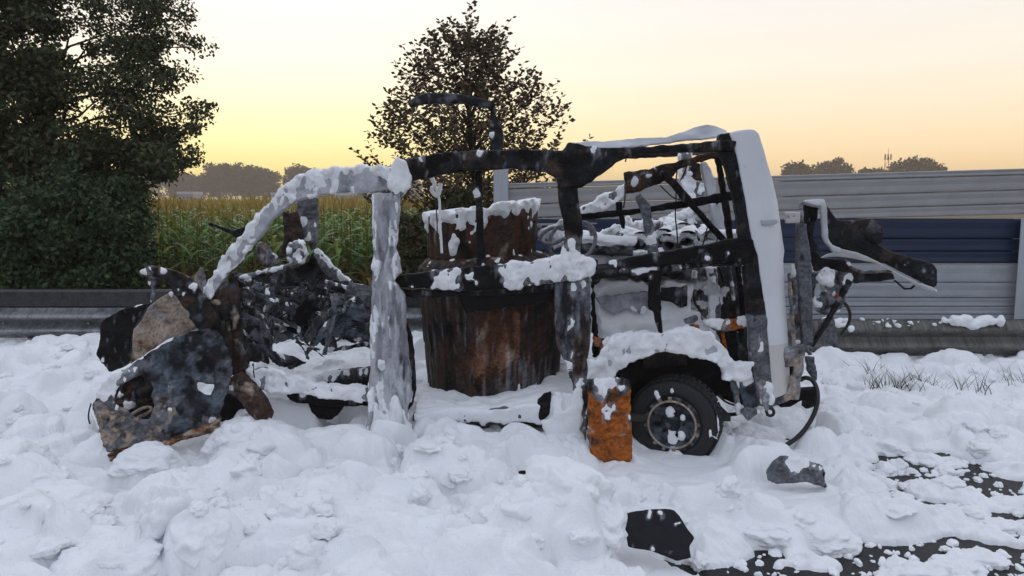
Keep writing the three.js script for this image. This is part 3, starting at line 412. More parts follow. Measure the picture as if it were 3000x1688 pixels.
// radio mast
{ const [[sx, sy], [, by]] = q('D', [2235, 384, 2235, 500]), d = 118, a = P(sx, sy, d), base = a.clone(); base.y = -.3; const t = thing('radio_mast', 'thin lattice radio mast above the far trees over the fence', 'radio mast', null, base), H = a.y + .3, m = plain(.12, .10, .09), w = .28;
  for (const [x, z] of [[-1, -1], [1, -1], [0, 1]]) mesh('leg', new THREE.CylinderGeometry(.035, .05, H * .93, 6).translate(x * w, H * .465, z * w), m, t);
  const br = []; for (let i = 0; i < 16; i++) { const y = H * .92 * i / 16, s = i % 2 ? 1 : -1; br.push(new THREE.CylinderGeometry(.025, .025, .85, 5).rotateZ(s * .72).translate(0, y + .3, -w)); } mesh('brace', mergeGeometries(br), m, t);
  for (const x of [-.42, 0, .42]) mesh('antenna', new THREE.BoxGeometry(.14, .85, .12).translate(x, H * .93, .1 * x), m, t); mesh('rod', new THREE.CylinderGeometry(.02, .03, .9, 5).translate(0, H * 1.02, 0), m, t); }
// far low buildings
[[478, 485, 40, 7, 'white low farm building far beyond the maize, under the boughs of the big tree'], [712, 488, 44, 9, 'pale low shed far beyond the maize, left of the A pillar'], [872, 490, 46, 9, 'pale flat shed far beyond the maize, seen under the van roof'], [912, 487, 30, 14, 'white farm building far beyond the maize, beside the B pillar']].forEach(([x, y, w, h, label], k) => {
  const d = 140 + k * 4, [[a, b], [c, e]] = q('D', [x - w / 2, y - h / 2, x + w / 2, y + h / 2]), A = P(a, b, d), E = P(c, e, d), W = E.x - A.x, H = A.y + .3, t = thing('farm_building', label, 'building', null, new THREE.Vector3((A.x + E.x) / 2, -.3, -d)), m = plain(.4, .39, .38), dk = plain(.05, .05, .06);
  mesh('wall', new THREE.BoxGeometry(W, H * .86, 4).translate(0, H * .43, 0), m, t); mesh('roof', new THREE.BoxGeometry(W * 1.04, H * .12, 4.4).translate(0, H * .92, 0), plain(.5, .48, .48), t);
  for (let i = 0; i < 4; i++) mesh('window', new THREE.BoxGeometry(W * .1, .4, .1).translate(W * (-.36 + .24 * i), H * .7, 2.02), dk, t); });

// ================================================================ the burnt van
const van = thing('burnt_van', 'burnt out white van wreck covered in foam, only its frame left standing', 'van', null, new THREE.Vector3(-.35, 0, -7));
const into = (parent, g) => { parent.updateWorldMatrix(true, false); return g.applyMatrix4(parent.matrixWorld.clone().invert()); };
const vp = (name, k, a, d, o) => plate(name, van, q(k, a), d, o);
const sp = (k, a) => { const o = []; for (let i = 0; i < a.length; i += 4) { const [[x, y]] = q(k, [a[i], a[i + 1]]); o.push([x, y, a[i + 2] / ZM[k][2], a[i + 3]]); } return o; };
const N = 6.1;
const FILM = burn({ film: .46, pale: .36, ash: .16, char: -.02 }, 17, 8, .5), DARK = burn({ soot: .34, char: .28, brown: .1 }, 1), ASHY = burn({ char: .22, ash: .24, soot: .08, pale: .0 }, 2), GREYISH = burn({ ash: .38, steel: .3, char: .1, pale: .12 }, 3), BROWNISH = burn({ brown: .34, char: .2, rust: .18, soot: .2 }, 4, 5, .5), BLACK = burn({ soot: .6, char: .05 }, 5), ORANGE = burn({ orange: .46, rust: .26, soot: .06 }, 6, 7), PALEMETAL = burn({ pale: .34, ash: .26, steel: .18, tan: .05 }, 7), TANRUST = burn({ tan: .48, pale: .18, ash: .06, rust: -.1 }, 8, 7);

const burnPale = burn({ steel: .34, ash: .34, pale: .2, char: .06 }, 12, 5, .5), burn2 = burn({ rust: .2, orange: .2, tan: .24 }, 41, 8), burn3 = burn({ char: .36, steel: .24, rust: .1, orange: .06 }, 101);
// ---- near side frame
vp('front_roof_frame', 'J', [10, 1000, 15, 950, 70, 890, 110, 800, 165, 720, 205, 670, 300, 570, 360, 480, 420, 400, 500, 335, 540, 275, 600, 205, 690, 155, 800, 130, 900, 108, 1020, 100, 1150, 95, 1250, 100, 1320, 100, 1325, 150, 1300, 255, 1190, 278, 1120, 285, 1000, 270, 880, 285, 760, 305, 660, 335, 580, 385, 500, 455, 440, 540, 370, 620, 300, 695, 240, 775, 170, 845, 110, 950, 60, 1015], N, { t: .09, bend: .02, crease: .035, col: FILM, mat: filmMat, cell: .010, foam: { c: .56, amp: .034, top: .4, scale: 9, spots: sp('J', [1150, 210, 90, -.8, 1000, 190, 60, -.5, 560, 430, 60, -1.0, 420, 530, 40, -.8, 330, 640, 40, -.5, 1230, 230, 60, -1.2, 230, 700, 60, .6, 80, 950, 60, .4, 800, 150, 80, .5]) }, label: 'slanting front pillar and roof edge thick with foam' });
vp('b_pillar', 'K', [112, -150, 112, -322, 300, -322, 302, -220, 290, -120, 275, -40, 265, 60, 290, 130, 310, 235, 255, 290, 330, 400, 335, 600, 350, 780, 370, 950, 385, 1100, 350, 1200, 360, 1290, 375, 1330, 300, 1390, 110, 1380, 55, 1330, 95, 1150, 78, 1020, 95, 850, 92, 700, 100, 400, 108, 200, 115, 0], N - .03, { t: .10, bend: .02, bscale: 4, fold: .085, cell: .010, col: burn({ film: .46, pale: .36, ash: .16, char: -.04, brown: -.1 }, 18, 8, .25), mat: filmMat, foam: { c: .42, amp: .026, scale: 9, sy: .14, spots: sp('K', [120, 200, 60, .8, 120, 600, 70, .7, 130, 1100, 80, .6, 330, 800, 60, -1.4, 340, 1000, 60, -1.6, 300, 950, 50, -.8, 230, 100, 50, -.5, 200, 1330, 120, .8, 165, 890, 50, -1.2]) }, holes: [q('K', [140, 850, 195, 845, 200, 920, 160, 945, 135, 910]), q('K', [155, 1155, 175, 1150, 180, 1190, 160, 1195])], label: 'wide pillar behind the front seats, coated in grey foam' });
vp('foam_skirt', 'K', [100, 1130, 85, 1230, 60, 1330, 10, 1400, 60, 1420, 400, 1425, 375, 1330, 345, 1240, 290, 1120, 250, 1085, 235, 1180, 200, 1250, 150, 1200], N - .08, { t: .06, bend: .03, fold: .08, edge: .02, cell: .011, mat: foamMat, col: () => [1, 1, 1], label: 'foam run down and spread round the pillar foot' });
vp('b_pillar_lining', 'K', [300, 560, 345, 600, 385, 700, 400, 900, 410, 1060, 385, 1180, 340, 1230, 280, 1100, 290, 800], N + .12, { t: .05, bend: .03, col: DARK, foam: { c: .2, amp: .02 } });
vp('roof_rail', 'F', [385, 1150, 440, 1130, 540, 1115, 700, 1085, 950, 1065, 1300, 1060, 1560, 1068, 1605, 1005, 1720, 1035, 1900, 1050, 2130, 1040, 2360, 1025, 2730, 990, 2790, 1000, 2760, 1070, 2580, 1082, 2340, 1080, 2120, 1090, 2010, 1120, 1930, 1165, 1860, 1220, 1760, 1290, 1690, 1330, 1540, 1330, 1520, 1260, 1440, 1222, 1300, 1205, 1200, 1195, 900, 1210, 700, 1240, 500, 1282, 440, 1260, 380, 1230], N, { t: .10, bend: .025, col: DARK, foam: { c: .10, amp: .02, scale: 8, top: .15, spots: sp('F', [980, 1080, 28, 2.2, 420, 1180, 40, 2, 400, 1270, 40, 1.2, 560, 1130, 40, .5, 800, 1110, 40, .3]) } });
vp('b_pillar_head', 'F', [370, 1150, 400, 1120, 450, 1150, 500, 1270, 480, 1330, 420, 1400, 370, 1390, 340, 1300], N - .05, { t: .08, col: ASHY, foam: { c: .5, amp: .03, top: .3 } });
vp('c_pillar', 'C', [60, 345, 120, 330, 300, 328, 240, 365, 208, 400, 205, 440, 215, 560, 232, 650, 240, 740, 225, 880, 250, 1010, 90, 1010, 100, 900, 125, 780, 108, 650, 75, 500, 72, 430], N, { t: .09, bend: .02, col: DARK, foam: { c: .10, amp: .05, spots: sp('C', [150, 600, 50, .9, 170, 780, 55, 1.3, 150, 900, 80, 1.7, 160, 1000, 70, 1.6, 90, 500, 25, .6, 70, 980, 60, 1.0]) } });
vp('lower_c_pillar', 'K', [1390, 300, 1630, 265, 1640, 600, 1622, 900, 1615, 1300, 1605, 1420, 1560, 1400, 1470, 1330, 1500, 1200, 1520, 1050, 1515, 870, 1450, 850, 1400, 750, 1385, 500], N + .03, { t: .08, bend: .03, bscale: 4, col: burn({ steel: .2, char: .22, brown: .22, ash: .14 }, 9, 8, .25), fold: .05, foam: { c: .17, amp: .04, scale: 7, spots: sp('K', [1560, 800, 40, 1, 1570, 1000, 50, 1.3, 1520, 1250, 90, 2, 1400, 1300, 90, 2, 1550, 330, 60, 1.5, 1480, 320, 50, .8, 1420, 1200, 60, 1.4]) } });
vp('foam_curtain', 'K', [1290, 1290, 1370, 1250, 1390, 1100, 1440, 1090, 1450, 1200, 1500, 1180, 1530, 1050, 1580, 1060, 1590, 1200, 1560, 1330, 1600, 1420, 1480, 1440, 1330, 1400], N - .02, { t: .07, bend: .04, edge: .02, mat: foamMat, col: () => [1, 1, 1] });
vp('waist_rail', 'K', [245, 288, 290, 262, 345, 247, 560, 222, 840, 190, 1020, 180, 1250, 165, 1430, 132, 1690, 150, 1690, 225, 1590, 275, 1400, 305, 1010, 350, 860, 362, 700, 368, 500, 348, 290, 340], N, { t: .08, bend: .012, col: BLACK, foam: { c: .02, amp: .045, top: .1, scale: 6, spots: sp('K', [620, 290, 70, 1.7, 790, 260, 36, 1.6, 840, 310, 30, 1.3, 1080, 270, 90, 1.6, 1080, 300, 60, 1.0, 1220, 255, 120, 1.7, 1400, 215, 120, 1.9, 1580, 200, 120, 2.1, 700, 210, 30, .9, 530, 230, 30, .8, 1000, 185, 60, .9, 390, 345, 24, 1.6, 530, 345, 24, 1.6]) } });
vp('lower_waist_rail', 'K', [270, 350, 500, 355, 860, 372, 1100, 352, 1390, 312, 1400, 345, 1375, 370, 1000, 400, 715, 405, 400, 420, 335, 400, 270, 400], N + .05, { t: .06, bend: .01, col: DARK, foam: { c: .03, amp: .02, top: .3 } });
vp('burnt_panel', 'K', [700, 395, 1385, 340, 1370, 450, 1240, 470, 1080, 482, 900, 510, 760, 532, 735, 470], N + .06, { t: .03, bend: .015, edge: .014, col: BLACK, foam: { c: .02, amp: .015 }, label: 'black scorched panel hanging below the waist rail' });
vp('waist_rail', 'L', [285, 1330, 500, 1285, 700, 1250, 1000, 1200, 1400, 1130, 1600, 1080, 1830, 1080, 1830, 1345, 1500, 1325, 1200, 1340, 900, 1370, 500, 1395, 300, 1385], N, { t: .07, bend: .008, col: BLACK, foam: { c: .05, amp: .02, scale: 8, spots: sp('L', [360, 1330, 90, .8, 800, 1270, 60, .4, 1550, 1240, 30, 1.6, 1280, 1220, 24, 1.5, 1350, 1300, 40, 1.0]) } });
vp('lower_waist_rail', 'M', [85, 190, 160, 160, 300, 112, 500, 118, 700, 95, 1000, 75, 1530, 52, 1535, 100, 1290, 92, 1000, 125, 780, 152, 640, 152, 480, 192, 110, 222], N + .02, { t: .06, bend: .01, col: BLACK, foam: { c: .06, amp: .02, top: .4, spots: sp('M', [620, 105, 110, 1.2, 900, 80, 60, 1, 350, 110, 80, .8]) } });
vp('side_post', 'M', [640, 130, 782, 130, 755, 300, 762, 550, 778, 735, 745, 752, 700, 610, 690, 520, 640, 510, 645, 250], N, { t: .06, bend: .012, col: BLACK, foam: { c: .05, amp: .015, spots: sp('M', [690, 640, 24, 2, 710, 720, 30, 2, 660, 200, 20, 1]) }, label: 'short black post hanging from the rear waist rail' });
vp('d_pillar_frame', 'C', [1130, 98, 1195, 88, 1240, 230, 1290, 500, 1335, 780, 1385, 890, 1405, 1100, 1450, 1450, 1500, 1800, 1470, 1880, 1380, 1860, 1330, 1560, 1305, 1250, 1285, 950, 1305, 800, 1255, 790, 1250, 700, 1228, 560, 1200, 450, 1160, 290, 1100, 200], N + .02, { t: .09, bend: .012, col: (x, y, z) => (y > 1.18 + .1 * noise(x * 9, y * 9, 3) ? DARK : burnPale)(x, y, z), foam: { c: .06, amp: .025, spots: sp('C', [1390, 1500, 60, 1.2, 1440, 1780, 60, 2.0, 1240, 350, 20, 1]) } });
{ const wht = (x, y, z) => { const s = noise(x * 7, y * 3, 5) + .5 * noise(x * 30, y * 12, 2), k = .95 + .05 * s, dirt = smoothstep(noise(x * 5, y * 4, 9) + .6 * noise(x * 22, y * 18, 4), .55, .9) * .45, base = y < .95 ? [.60, .58, .54] : [.72, .73, .76]; return base.map((v, i) => lerp(v * k, [.30, .28, .27][i], dirt)); };
  const x0 = P(2160, 700, N).x, cx = P(2230, 800, N);
  const m = vp('rear_side_panel', 'C', [1195, 88, 1250, 72, 1330, 64, 1362, 70, 1388, 95, 1412, 170, 1440, 265, 1480, 380, 1530, 540, 1570, 740, 1602, 870, 1582, 930, 1592, 1100, 1622, 1450, 1640, 1790, 1600, 1800, 1480, 1820, 1450, 1450, 1420, 1180, 1380, 890, 1340, 780, 1292, 490, 1245, 240], N - .02, { t: .03, bend: .003, bscale: 1.5, edge: .002, cell: .009, depth: .14, mat: paintMat, col: wht, shape: (x, y) => { const k = x + .085 * y; return -4 * Math.pow(Math.max(0, k + .02), 2); }, holes: [], label: 'white painted rear corner panel left nearly unburnt' });
  vp('side_moulding', 'C', [1402, 655, 1500, 650, 1525, 668, 1490, 688, 1405, 690], N - .045, { t: .012, bend: 0, edge: .001, cell: .006, mat: paintMat, col: (x, y, z) => [.42, .43, .46] });
  vp('seam_trim', 'C', [1575, 1010, 1592, 1005, 1612, 1200, 1632, 1480, 1650, 1790, 1630, 1795, 1608, 1470, 1590, 1200], N + .06, { t: .04, bend: .01, col: burn({ tan: .22, pale: .2, ash: .3 }, 14) }); }
// ---- roof remains
vp('roof_panel', 'C', [150, 146, 230, 205, 480, 192, 700, 165, 900, 148, 1130, 118, 1190, 108, 1180, 80, 1150, 62, 1100, 45, 1040, 38, 960, 58, 880, 90, 780, 120, 500, 130, 300, 140, 200, 150], N + .38, { tilt: -38, t: .02, bend: .02, depth: .05, edge: .004, mat: paintMat, col: (x, y, z) => { const s = fbm(x * 4, y * 9, z * 4, 3); return [.50, .51, .54].map((v) => v * (.85 + .3 * s)); }, label: 'buckled remnant of the white roof skin' });
vp('far_roof_rail', 'F', [300, 1180, 900, 1120, 1500, 1110, 1900, 1090, 2700, 1050, 2700, 1090, 1900, 1130, 1500, 1160, 900, 1180, 300, 1240], 8, { t: .07, col: DARK });
vp('rear_roof_beam', 'L', [1030, 150, 1340, 130, 1345, 180, 1290, 185, 1180, 200, 1120, 200, 1065, 190], 7.8, { t: .06, col: ASHY, foam: { c: .5, amp: .03 } });
// ---- bent roof bow and its post
vp('roof_bow', 'F', [468, 735, 490, 712, 540, 682, 600, 668, 650, 660, 800, 664, 950, 688, 1082, 724, 1075, 765, 1040, 768, 950, 750, 880, 735, 700, 735, 600, 738, 545, 748, 495, 768], 7.7, { t: .10, bend: .01, col: burn({ char: .4, steel: .22, soot: .16, ash: .05 }, 21), foam: { c: .1, amp: .012, scale: 9 }, label: 'roof bow torn upwards and bent like a sickle' });
vp('roof_bow_post', 'F', [1062, 745, 1092, 735, 1088, 800, 1130, 890, 1148, 950, 1142, 1110, 1050, 1110, 1052, 980, 1048, 860], 7.75, { t: .10, bend: .015, col: burn({ char: .36, soot: .3, ash: .1 }, 22), foam: { c: .1, amp: .02, scale: 9, spots: sp('F', [1060, 960, 30, 1.6, 1062, 880, 20, 1.2]) } });
// ---- hanging post and strap in the side opening
vp('hanging_post', 'B', [630, 160, 668, 160, 664, 300, 672, 420, 684, 600, 640, 610, 636, 420, 632, 300], N + .1, { t: .05, bend: .012, col: DARK, foam: { c: .06, amp: .03, spots: sp('B', [636, 268, 18, 2.4, 664, 620, 18, 2]) } });
{ const g = ztube('B', [430, 190, 445, 240, 462, 300, 464, 400, 470, 480, 474, 550], N + .25, .011, 30); mesh('strap', dress(into(van, g), null), foamMat, van); const g2 = ztube('B', [418, 180, 440, 230, 425, 250, 452, 280, 470, 220], N + .22, .018, 20); mesh('strap', dress(into(van, g2), null), foamMat, van); }
{ const g = ztube('B', [442, 160, 446, 300, 452, 430, 448, 560], N + .27, .005, 12); mesh('wire', into(van, g), sootMat, van); }

// ---- front: crumpled wing, bonnet remains
const FENDER = (x, y, z) => { const u = x + 2.9, low = y - .13 - .14 * u; let c; const n = fbm(x * 7, y * 7, 3, 3); if (low < .12 + .07 * n) c = FRUST; else if (u < .30 + .1 * n && y < .62) c = FTAN; else c = FBODY; return c(x, y, z); };
const FRUST = burn({ rust: .26, orange: .02, tan: .2, brown: .22, ash: .08 }, 31, 11), FTAN = burn({ tan: .22, ash: .34, brown: .16, steel: .2 }, 32, 12), FBODY = burn({ blue: .32, char: .36, steel: .14, soot: .1, brown: .06 }, 33, 6);
vp('front_wing', 'I', [42, 1060, 80, 990, 110, 930, 200, 832, 340, 762, 500, 652, 620, 582, 780, 522, 880, 502, 960, 560, 1010, 650, 1042, 790, 1030, 870, 1002, 980, 965, 1080, 955, 1160, 900, 1240, 700, 1290, 500, 1370, 380, 1370, 280, 1400, 185, 1440, 130, 1330, 92, 1200], 5.72, { yaw: 14, t: .035, bend: .05, bscale: 2.6, crease: .03, depth: .10, edge: .018, escale: 22, cell: .0095, col: FENDER, foam: { c: .08, amp: .026, scale: 12, spots: sp('I', [120, 960, 90, 1.6, 220, 860, 90, 1.5, 340, 800, 70, .9, 560, 1050, 22, 2, 600, 1085, 18, 2, 240, 1040, 30, 1, 900, 1170, 50, .8]) }, holes: [q('I', [205, 985, 240, 910, 300, 885, 430, 825, 470, 900, 480, 930, 462, 1000, 485, 1060, 455, 1145, 340, 1150, 290, 1085, 225, 1050]), q('I', [795, 892, 910, 912, 890, 988, 845, 985, 800, 955])], label: 'crushed front wing with an empty headlight opening' });
vp('wing_lower_edge', 'I', [150, 1390, 280, 1362, 380, 1335, 500, 1325, 700, 1250, 820, 1195, 900, 1180, 955, 1130, 955, 1185, 905, 1245, 700, 1300, 500, 1378, 380, 1378, 280, 1405, 188, 1445], 5.66, { yaw: 14, t: .05, bend: .02, crease: .02, edge: .01, col: burn({ rust: .26, orange: .14, tan: .22, brown: .16 }, 34, 10, 2), foam: { c: .06, amp: .012, scale: 12 }, label: 'rusty lower edge of the front wing' });
vp('wing_corner', 'I', [55, 1040, 110, 1015, 190, 1005, 215, 1065, 285, 1105, 300, 1180, 270, 1250, 200, 1320, 165, 1385, 130, 1330, 92, 1200], 5.62, { yaw: 24, t: .03, bend: .03, crease: .03, edge: .012, col: burn({ tan: .36, ash: .24, brown: .1, pale: .1 }, 36, 11), foam: { c: .16, amp: .014, scale: 12, top: .2 } });
vp('headlight_housing', 'I', [190, 960, 260, 870, 440, 800, 500, 900, 500, 1180, 300, 1180, 200, 1060], 5.95, { t: .04, bend: .05, bscale: 8, col: burn({ soot: .4, brown: .25, char: .2, rust: .1 }, 35, 12), foam: { c: .1, amp: .03, scale: 14, spots: sp('I', [330, 1050, 30, 2, 245, 970, 24, 2]) } });
{ const g = ztube('I', [330, 1120, 380, 1090, 440, 1070, 470, 1080, 440, 1110, 370, 1145], 5.8, .012, 24); mesh('headlight_ring', dress(into(van, g), TANRUST), burntMat, van); }
vp('bonnet_frame', 'I', [402, 110, 430, 75, 455, 58, 560, 84, 700, 118, 780, 180, 850, 280, 900, 360, 950, 450, 1000, 560, 1025, 700, 1040, 790, 960, 770, 870, 560, 785, 505, 725, 390, 620, 245, 560, 165, 470, 150], 5.98, { yaw: 10, t: .04, bend: .03, crease: .035, edge: .012, cell: .0105, col: burn({ char: .34, brown: .16, soot: .24, ash: .08, rust: .05 }, 37), foam: { c: .10, amp: .024, scale: 10, spots: sp('I', [415, 110, 36, 2.2, 440, 150, 24, 1.3, 552, 105, 26, 2.2, 770, 215, 34, 1.6, 700, 265, 18, 1.6, 670, 240, 14, 1.4]) }, label: 'arched bonnet frame rearing up at the front' });
vp('bonnet_flap', 'I', [455, 140, 530, 160, 500, 240, 475, 345, 462, 300, 470, 220, 440, 190], 6.1, { t: .03, bend: .03, col: ASHY, foam: { c: .35, amp: .015 } });
vp('inner_wing', 'I', [538, 290, 600, 252, 625, 275, 700, 382, 785, 492, 775, 522, 600, 582, 480, 655, 318, 765, 335, 600, 350, 520, 412, 440, 440, 372], 6.25, { yaw: -8, t: .03, bend: .03, edge: .006, col: (x, y, z) => (y < .86 + .12 * fbm(x * 5, y * 5, 8, 3) - .5 * (x + 2.85) ? burn2 : TANRUST)(x, y, z), foam: { c: .06, amp: .014, scale: 12, spots: sp('I', [605, 270, 20, 2]) }, label: 'heat bleached beige and rust inner wing plate' });
vp('metal_splinter', 'I', [762, 150, 820, 74, 850, 130, 856, 200, 852, 290, 800, 215], 6.2, { t: .02, bend: .02, col: burn({ tan: .2, pale: .3, ash: .2 }, 42), foam: { c: .1, amp: .01 } });
vp('front_bumper_shell', 'I', [98, 690, 118, 640, 122, 480, 165, 430, 300, 362, 455, 335, 425, 400, 352, 520, 330, 740, 260, 790, 182, 818], 6.75, { t: .10, bend: .05, col: BLACK, foam: { c: .06, amp: .018, scale: 14, spots: sp('I', [150, 715, 26, 1.4, 170, 780, 20, 1.2, 380, 335, 16, 2]) }, label: 'black charred front end of the far side' });
vp('front_wheel_arch', 'I', [1000, 880, 1080, 828, 1180, 900, 1272, 1020, 1322, 1110, 1292, 1190, 1250, 1230, 1195, 1222, 1180, 1120, 1130, 1040, 1050, 968, 1000, 965], 5.95, { yaw: -12, t: .11, bend: .02, col: burn({ rust: .26, brown: .24, tan: .1, char: .2, ash: .06 }, 43, 7), foam: { c: .10, amp: .016, scale: 10, spots: sp('I', [1050, 930, 22, 2]) }, label: 'rusty front wheel arch' });
vp('front_wheel_housing', 'I', [900, 960, 1060, 960, 1140, 1050, 1200, 1160, 1190, 1280, 900, 1290], 6.35, { t: .06, bend: .02, col: BLACK });
vp('a_pillar_base', 'I', [868, 292, 900, 270, 960, 225, 1075, 130, 1092, 300, 1112, 600, 1132, 770, 1180, 860, 1050, 830, 1035, 760, 1005, 560, 950, 440, 900, 350], 6.12, { t: .09, bend: .02, fold: .05, col: burn({ brown: .34, ash: .02, char: .2, rust: .14, soot: .16, tan: .02 }, 44, 6), foam: { c: .06, amp: .014, scale: 12 } });
vp('hinge_bracket', 'I', [880, 320, 920, 305, 960, 315, 955, 345, 900, 352], 6.04, { t: .03, bend: .01, col: burn({ tan: .4, orange: .1, brown: .1 }, 45) });
{ const g = ztube('I', [40, 1045, 25, 1100, 22, 1150, 32, 1190], 5.8, .006, 12); mesh('wire', into(van, g), sootMat, van); const g2 = ztube('I', [300, 1180, 200, 1182, 130, 1190, 102, 1230, 100, 1300, 108, 1370], 5.78, .006, 20); mesh('wire', into(van, g2), sootMat, van); }

// ---- cab: crushed dashboard and far pillar
vp('far_a_pillar', 'J', [655, 335, 800, 308, 803, 500, 795, 640, 760, 690, 742, 620, 700, 590, 688, 500, 652, 400], 7.9, { t: .07, bend: .03, col: burn({ ash: .36, steel: .28, char: .2 }, 51), foam: { c: .28, amp: .025, spots: sp('J', [700, 480, 30, 1, 780, 500, 25, .8]) } });
vp('far_door_frame', 'J', [756, 682, 800, 670, 900, 780, 970, 850, 1050, 915, 1180, 955, 1185, 1010, 1000, 925, 930, 900, 830, 820, 775, 730], 7.85, { t: .06, bend: .03, col: burn({ ash: .4, steel: .25, char: .2 }, 52), foam: { c: .35, amp: .02, top: .5 } });
vp('scorched_trim', 'J', [548, 412, 600, 420, 652, 400, 680, 500, 705, 570, 690, 632, 620, 650, 585, 720, 535, 745, 520, 700, 560, 610], 7.75, { t: .03, bend: .04, col: burn({ brown: .4, char: .2, soot: .15 }, 53) });
vp('far_mirror_arm', 'J', [20, 495, 45, 490, 110, 512, 200, 545, 260, 520, 322, 520, 310, 565, 232, 605, 180, 570, 100, 530, 40, 515], 7.6, { t: .05, bend: .03, col: BLACK, foam: { c: .05, amp: .012, top: .2 } });
vp('scuttle_bar', 'J', [245, 872, 300, 850, 450, 815, 600, 775, 680, 748, 690, 770, 560, 815, 420, 850, 300, 888], 6.5, { t: .05, bend: .012, col: burn({ tan: .14, ash: .36, pale: .2, char: .1 }, 54), foam: { c: .25, amp: .02, top: .4, spots: sp('J', [262, 862, 40, 1.6, 560, 780, 40, .8]) } });
vp('scuttle_plate', 'J', [355, 700, 380, 620, 430, 640, 500, 710, 545, 770, 480, 800, 420, 800, 365, 760], 6.9, { t: .04, bend: .05, bscale: 7, col: burn({ ash: .2, tan: .14, char: .3, brown: .2 }, 55, 11), foam: { c: .3, amp: .03, scale: 10 } });
vp('steering_column', 'J', [600, 640, 650, 615, 700, 640, 715, 720, 690, 760, 620, 765, 590, 700], 7.0, { t: .12, bend: .05, bscale: 8, col: ASHY, foam: { c: .62, amp: .045, scale: 9 } });
vp('bulkhead', 'J', [230, 880, 420, 850, 640, 800, 720, 770, 760, 700, 830, 830, 900, 900, 1190, 955, 1195, 1300, 1050, 1300, 950, 1285, 850, 1320, 740, 1310, 640, 1290, 560, 1340, 480, 1340, 460, 1480, 250, 1480], 7.5, { t: .04, bend: .12, bscale: 2.5, depth: .12, edge: .03, cell: .016, holes: [q('J', [480, 1345, 560, 1325, 640, 1310, 760, 1330, 830, 1360, 800, 1400, 640, 1420, 500, 1450]), q('J', [940, 1340, 1030, 1330, 1010, 1370, 950, 1390])], col: burn({ soot: .4, char: .26, steel: .04 }, 56), foam: { c: .12, amp: .02 } });
{ const r = rng(2024); // crumpled sheets of the dashboard and door
  const shard = (cx, cy, L, Wd, ang, d, o) => { const n = 7, pts = []; for (let i = 0; i < n; i++) { const a = i / n * 6.283, k = .65 + .7 * r(), u = Math.cos(a) * L * k, v = Math.sin(a) * Wd * k; pts.push([cx + u * Math.cos(ang) - v * Math.sin(ang), cy + u * Math.sin(ang) + v * Math.cos(ang)]); } return plate('crumpled_sheet', van, pts, d, o); };
  const cols = [burn({ char: .34, steel: .22, soot: .2, ash: .1 }, 61, 8), burn({ soot: .36, char: .3 }, 62, 8), burn({ ash: .3, steel: .3, char: .2 }, 63, 8), burn({ blue: .3, char: .3, ash: .12, soot: .1 }, 64, 8)];
  for (let i = 0; i < 46; i++) {
    const u = r(), v = r(), x = lerp(260, 1170, u), y = lerp(880 + 60 * Math.abs(u - .4) * 2, u > .25 ? 1290 : 1430, v), [[sx, sy]] = q('J', [x, y]);
    shard(sx, sy, (i % 3 ? 44 + 66 * r() : 40 + 40 * r()), (i % 3 ? 10 + 14 * r() * r() : 22 + 26 * r()), r() < .7 ? .15 + .55 * r() : -.5 - .9 * r(), 6.25 + 1.1 * r(), { yaw: (r() - .5) * 70, tilt: (r() - .5) * 90, t: .016, bend: .09, bscale: 2.4, crease: .018, edge: .008, escale: 24, col: cols[Math.floor(r() * 4)], cell: .0115, foam: { c: (i % 2 ? .02 : .12) + .08 * r(), amp: .008, top: .32, scale: 7 } });
  }
  const bars = [[480, 1030, 900, 1160, 26], [760, 985, 1180, 1110, 30], [560, 960, 700, 1330, 22], [640, 1290, 740, 1449, 20], [520, 1200, 1130, 1310, 24], [640, 1330, 830, 1390, 12], [470, 1230, 470, 1449, 18], [850, 1250, 1180, 1320, 26], [700, 1330, 850, 1449, 14], [300, 950, 430, 960, 36], [400, 1120, 700, 920, 28], [820, 1100, 960, 1160, 14], [850, 1400, 1180, 1340, 30], [880, 910, 1190, 1010, 24]];
  bars.forEach(([a, b, c, e, w], i) => plate('bent_strut', van, zbar('J', a, b, c, e, w, w * (.6 + .7 * r())), 6.3 + .8 * r(), { t: .03, bend: .05, bscale: 4, edge: .01, col: cols[i % 4], foam: { c: .10, amp: .014, top: .5, scale: 9 }, yaw: (r() - .5) * 30 }));
}
{ const r = rng(3031), cols = [burn({ char: .4, steel: .2, soot: .2 }, 65, 9), burn({ ash: .3, steel: .24, tan: .12, char: .2 }, 66, 9), burn({ brown: .34, char: .3, rust: .1 }, 67, 9)]; // torn strips and wiring between the wing and the sloping pillar
  for (let i = 0; i < 26; i++) { const x = 850 + 420 * r(), y = 330 + 520 * r(), a = r() * 3.1, L = 60 + 90 * r(); plate('torn_strip', van, zbar('I', x - Math.cos(a) * L, y - Math.sin(a) * L * .8, x + Math.cos(a) * L, y + Math.sin(a) * L * .8, 14 + 22 * r(), 8 + 14 * r()), 6.0 + .7 * r(), { t: .016, bend: .06, bscale: 4, crease: .02, edge: .008, cell: .0105, yaw: (r() - .5) * 40, col: cols[i % 3], foam: { c: .06, amp: .008, top: .4, scale: 9 } }); }
  for (let i = 0; i < 18; i++) { const x = 280 + 800 * r(), y = 900 + 420 * r(), p = []; for (let k = 0; k < 5; k++) p.push(x + k * (22 + 20 * r()), y + (r() - .4) * 110 * (k ? 1 : 0)); mesh('wire', into(van, ztube('J', p, 6.2 + .5 * r(), .005 + .004 * r(), 24)), sootMat, van); } }
vp('cab_floor', 'A', [1180, 880, 1340, 845, 1500, 838, 1620, 800, 1840, 780, 1845, 960, 1500, 935, 1200, 915], 6.5, { t: .10, bend: .06, col: burn({ soot: .3, char: .3, brown: .1 }, 71), foam: { c: .34, amp: .03, top: .4 } });
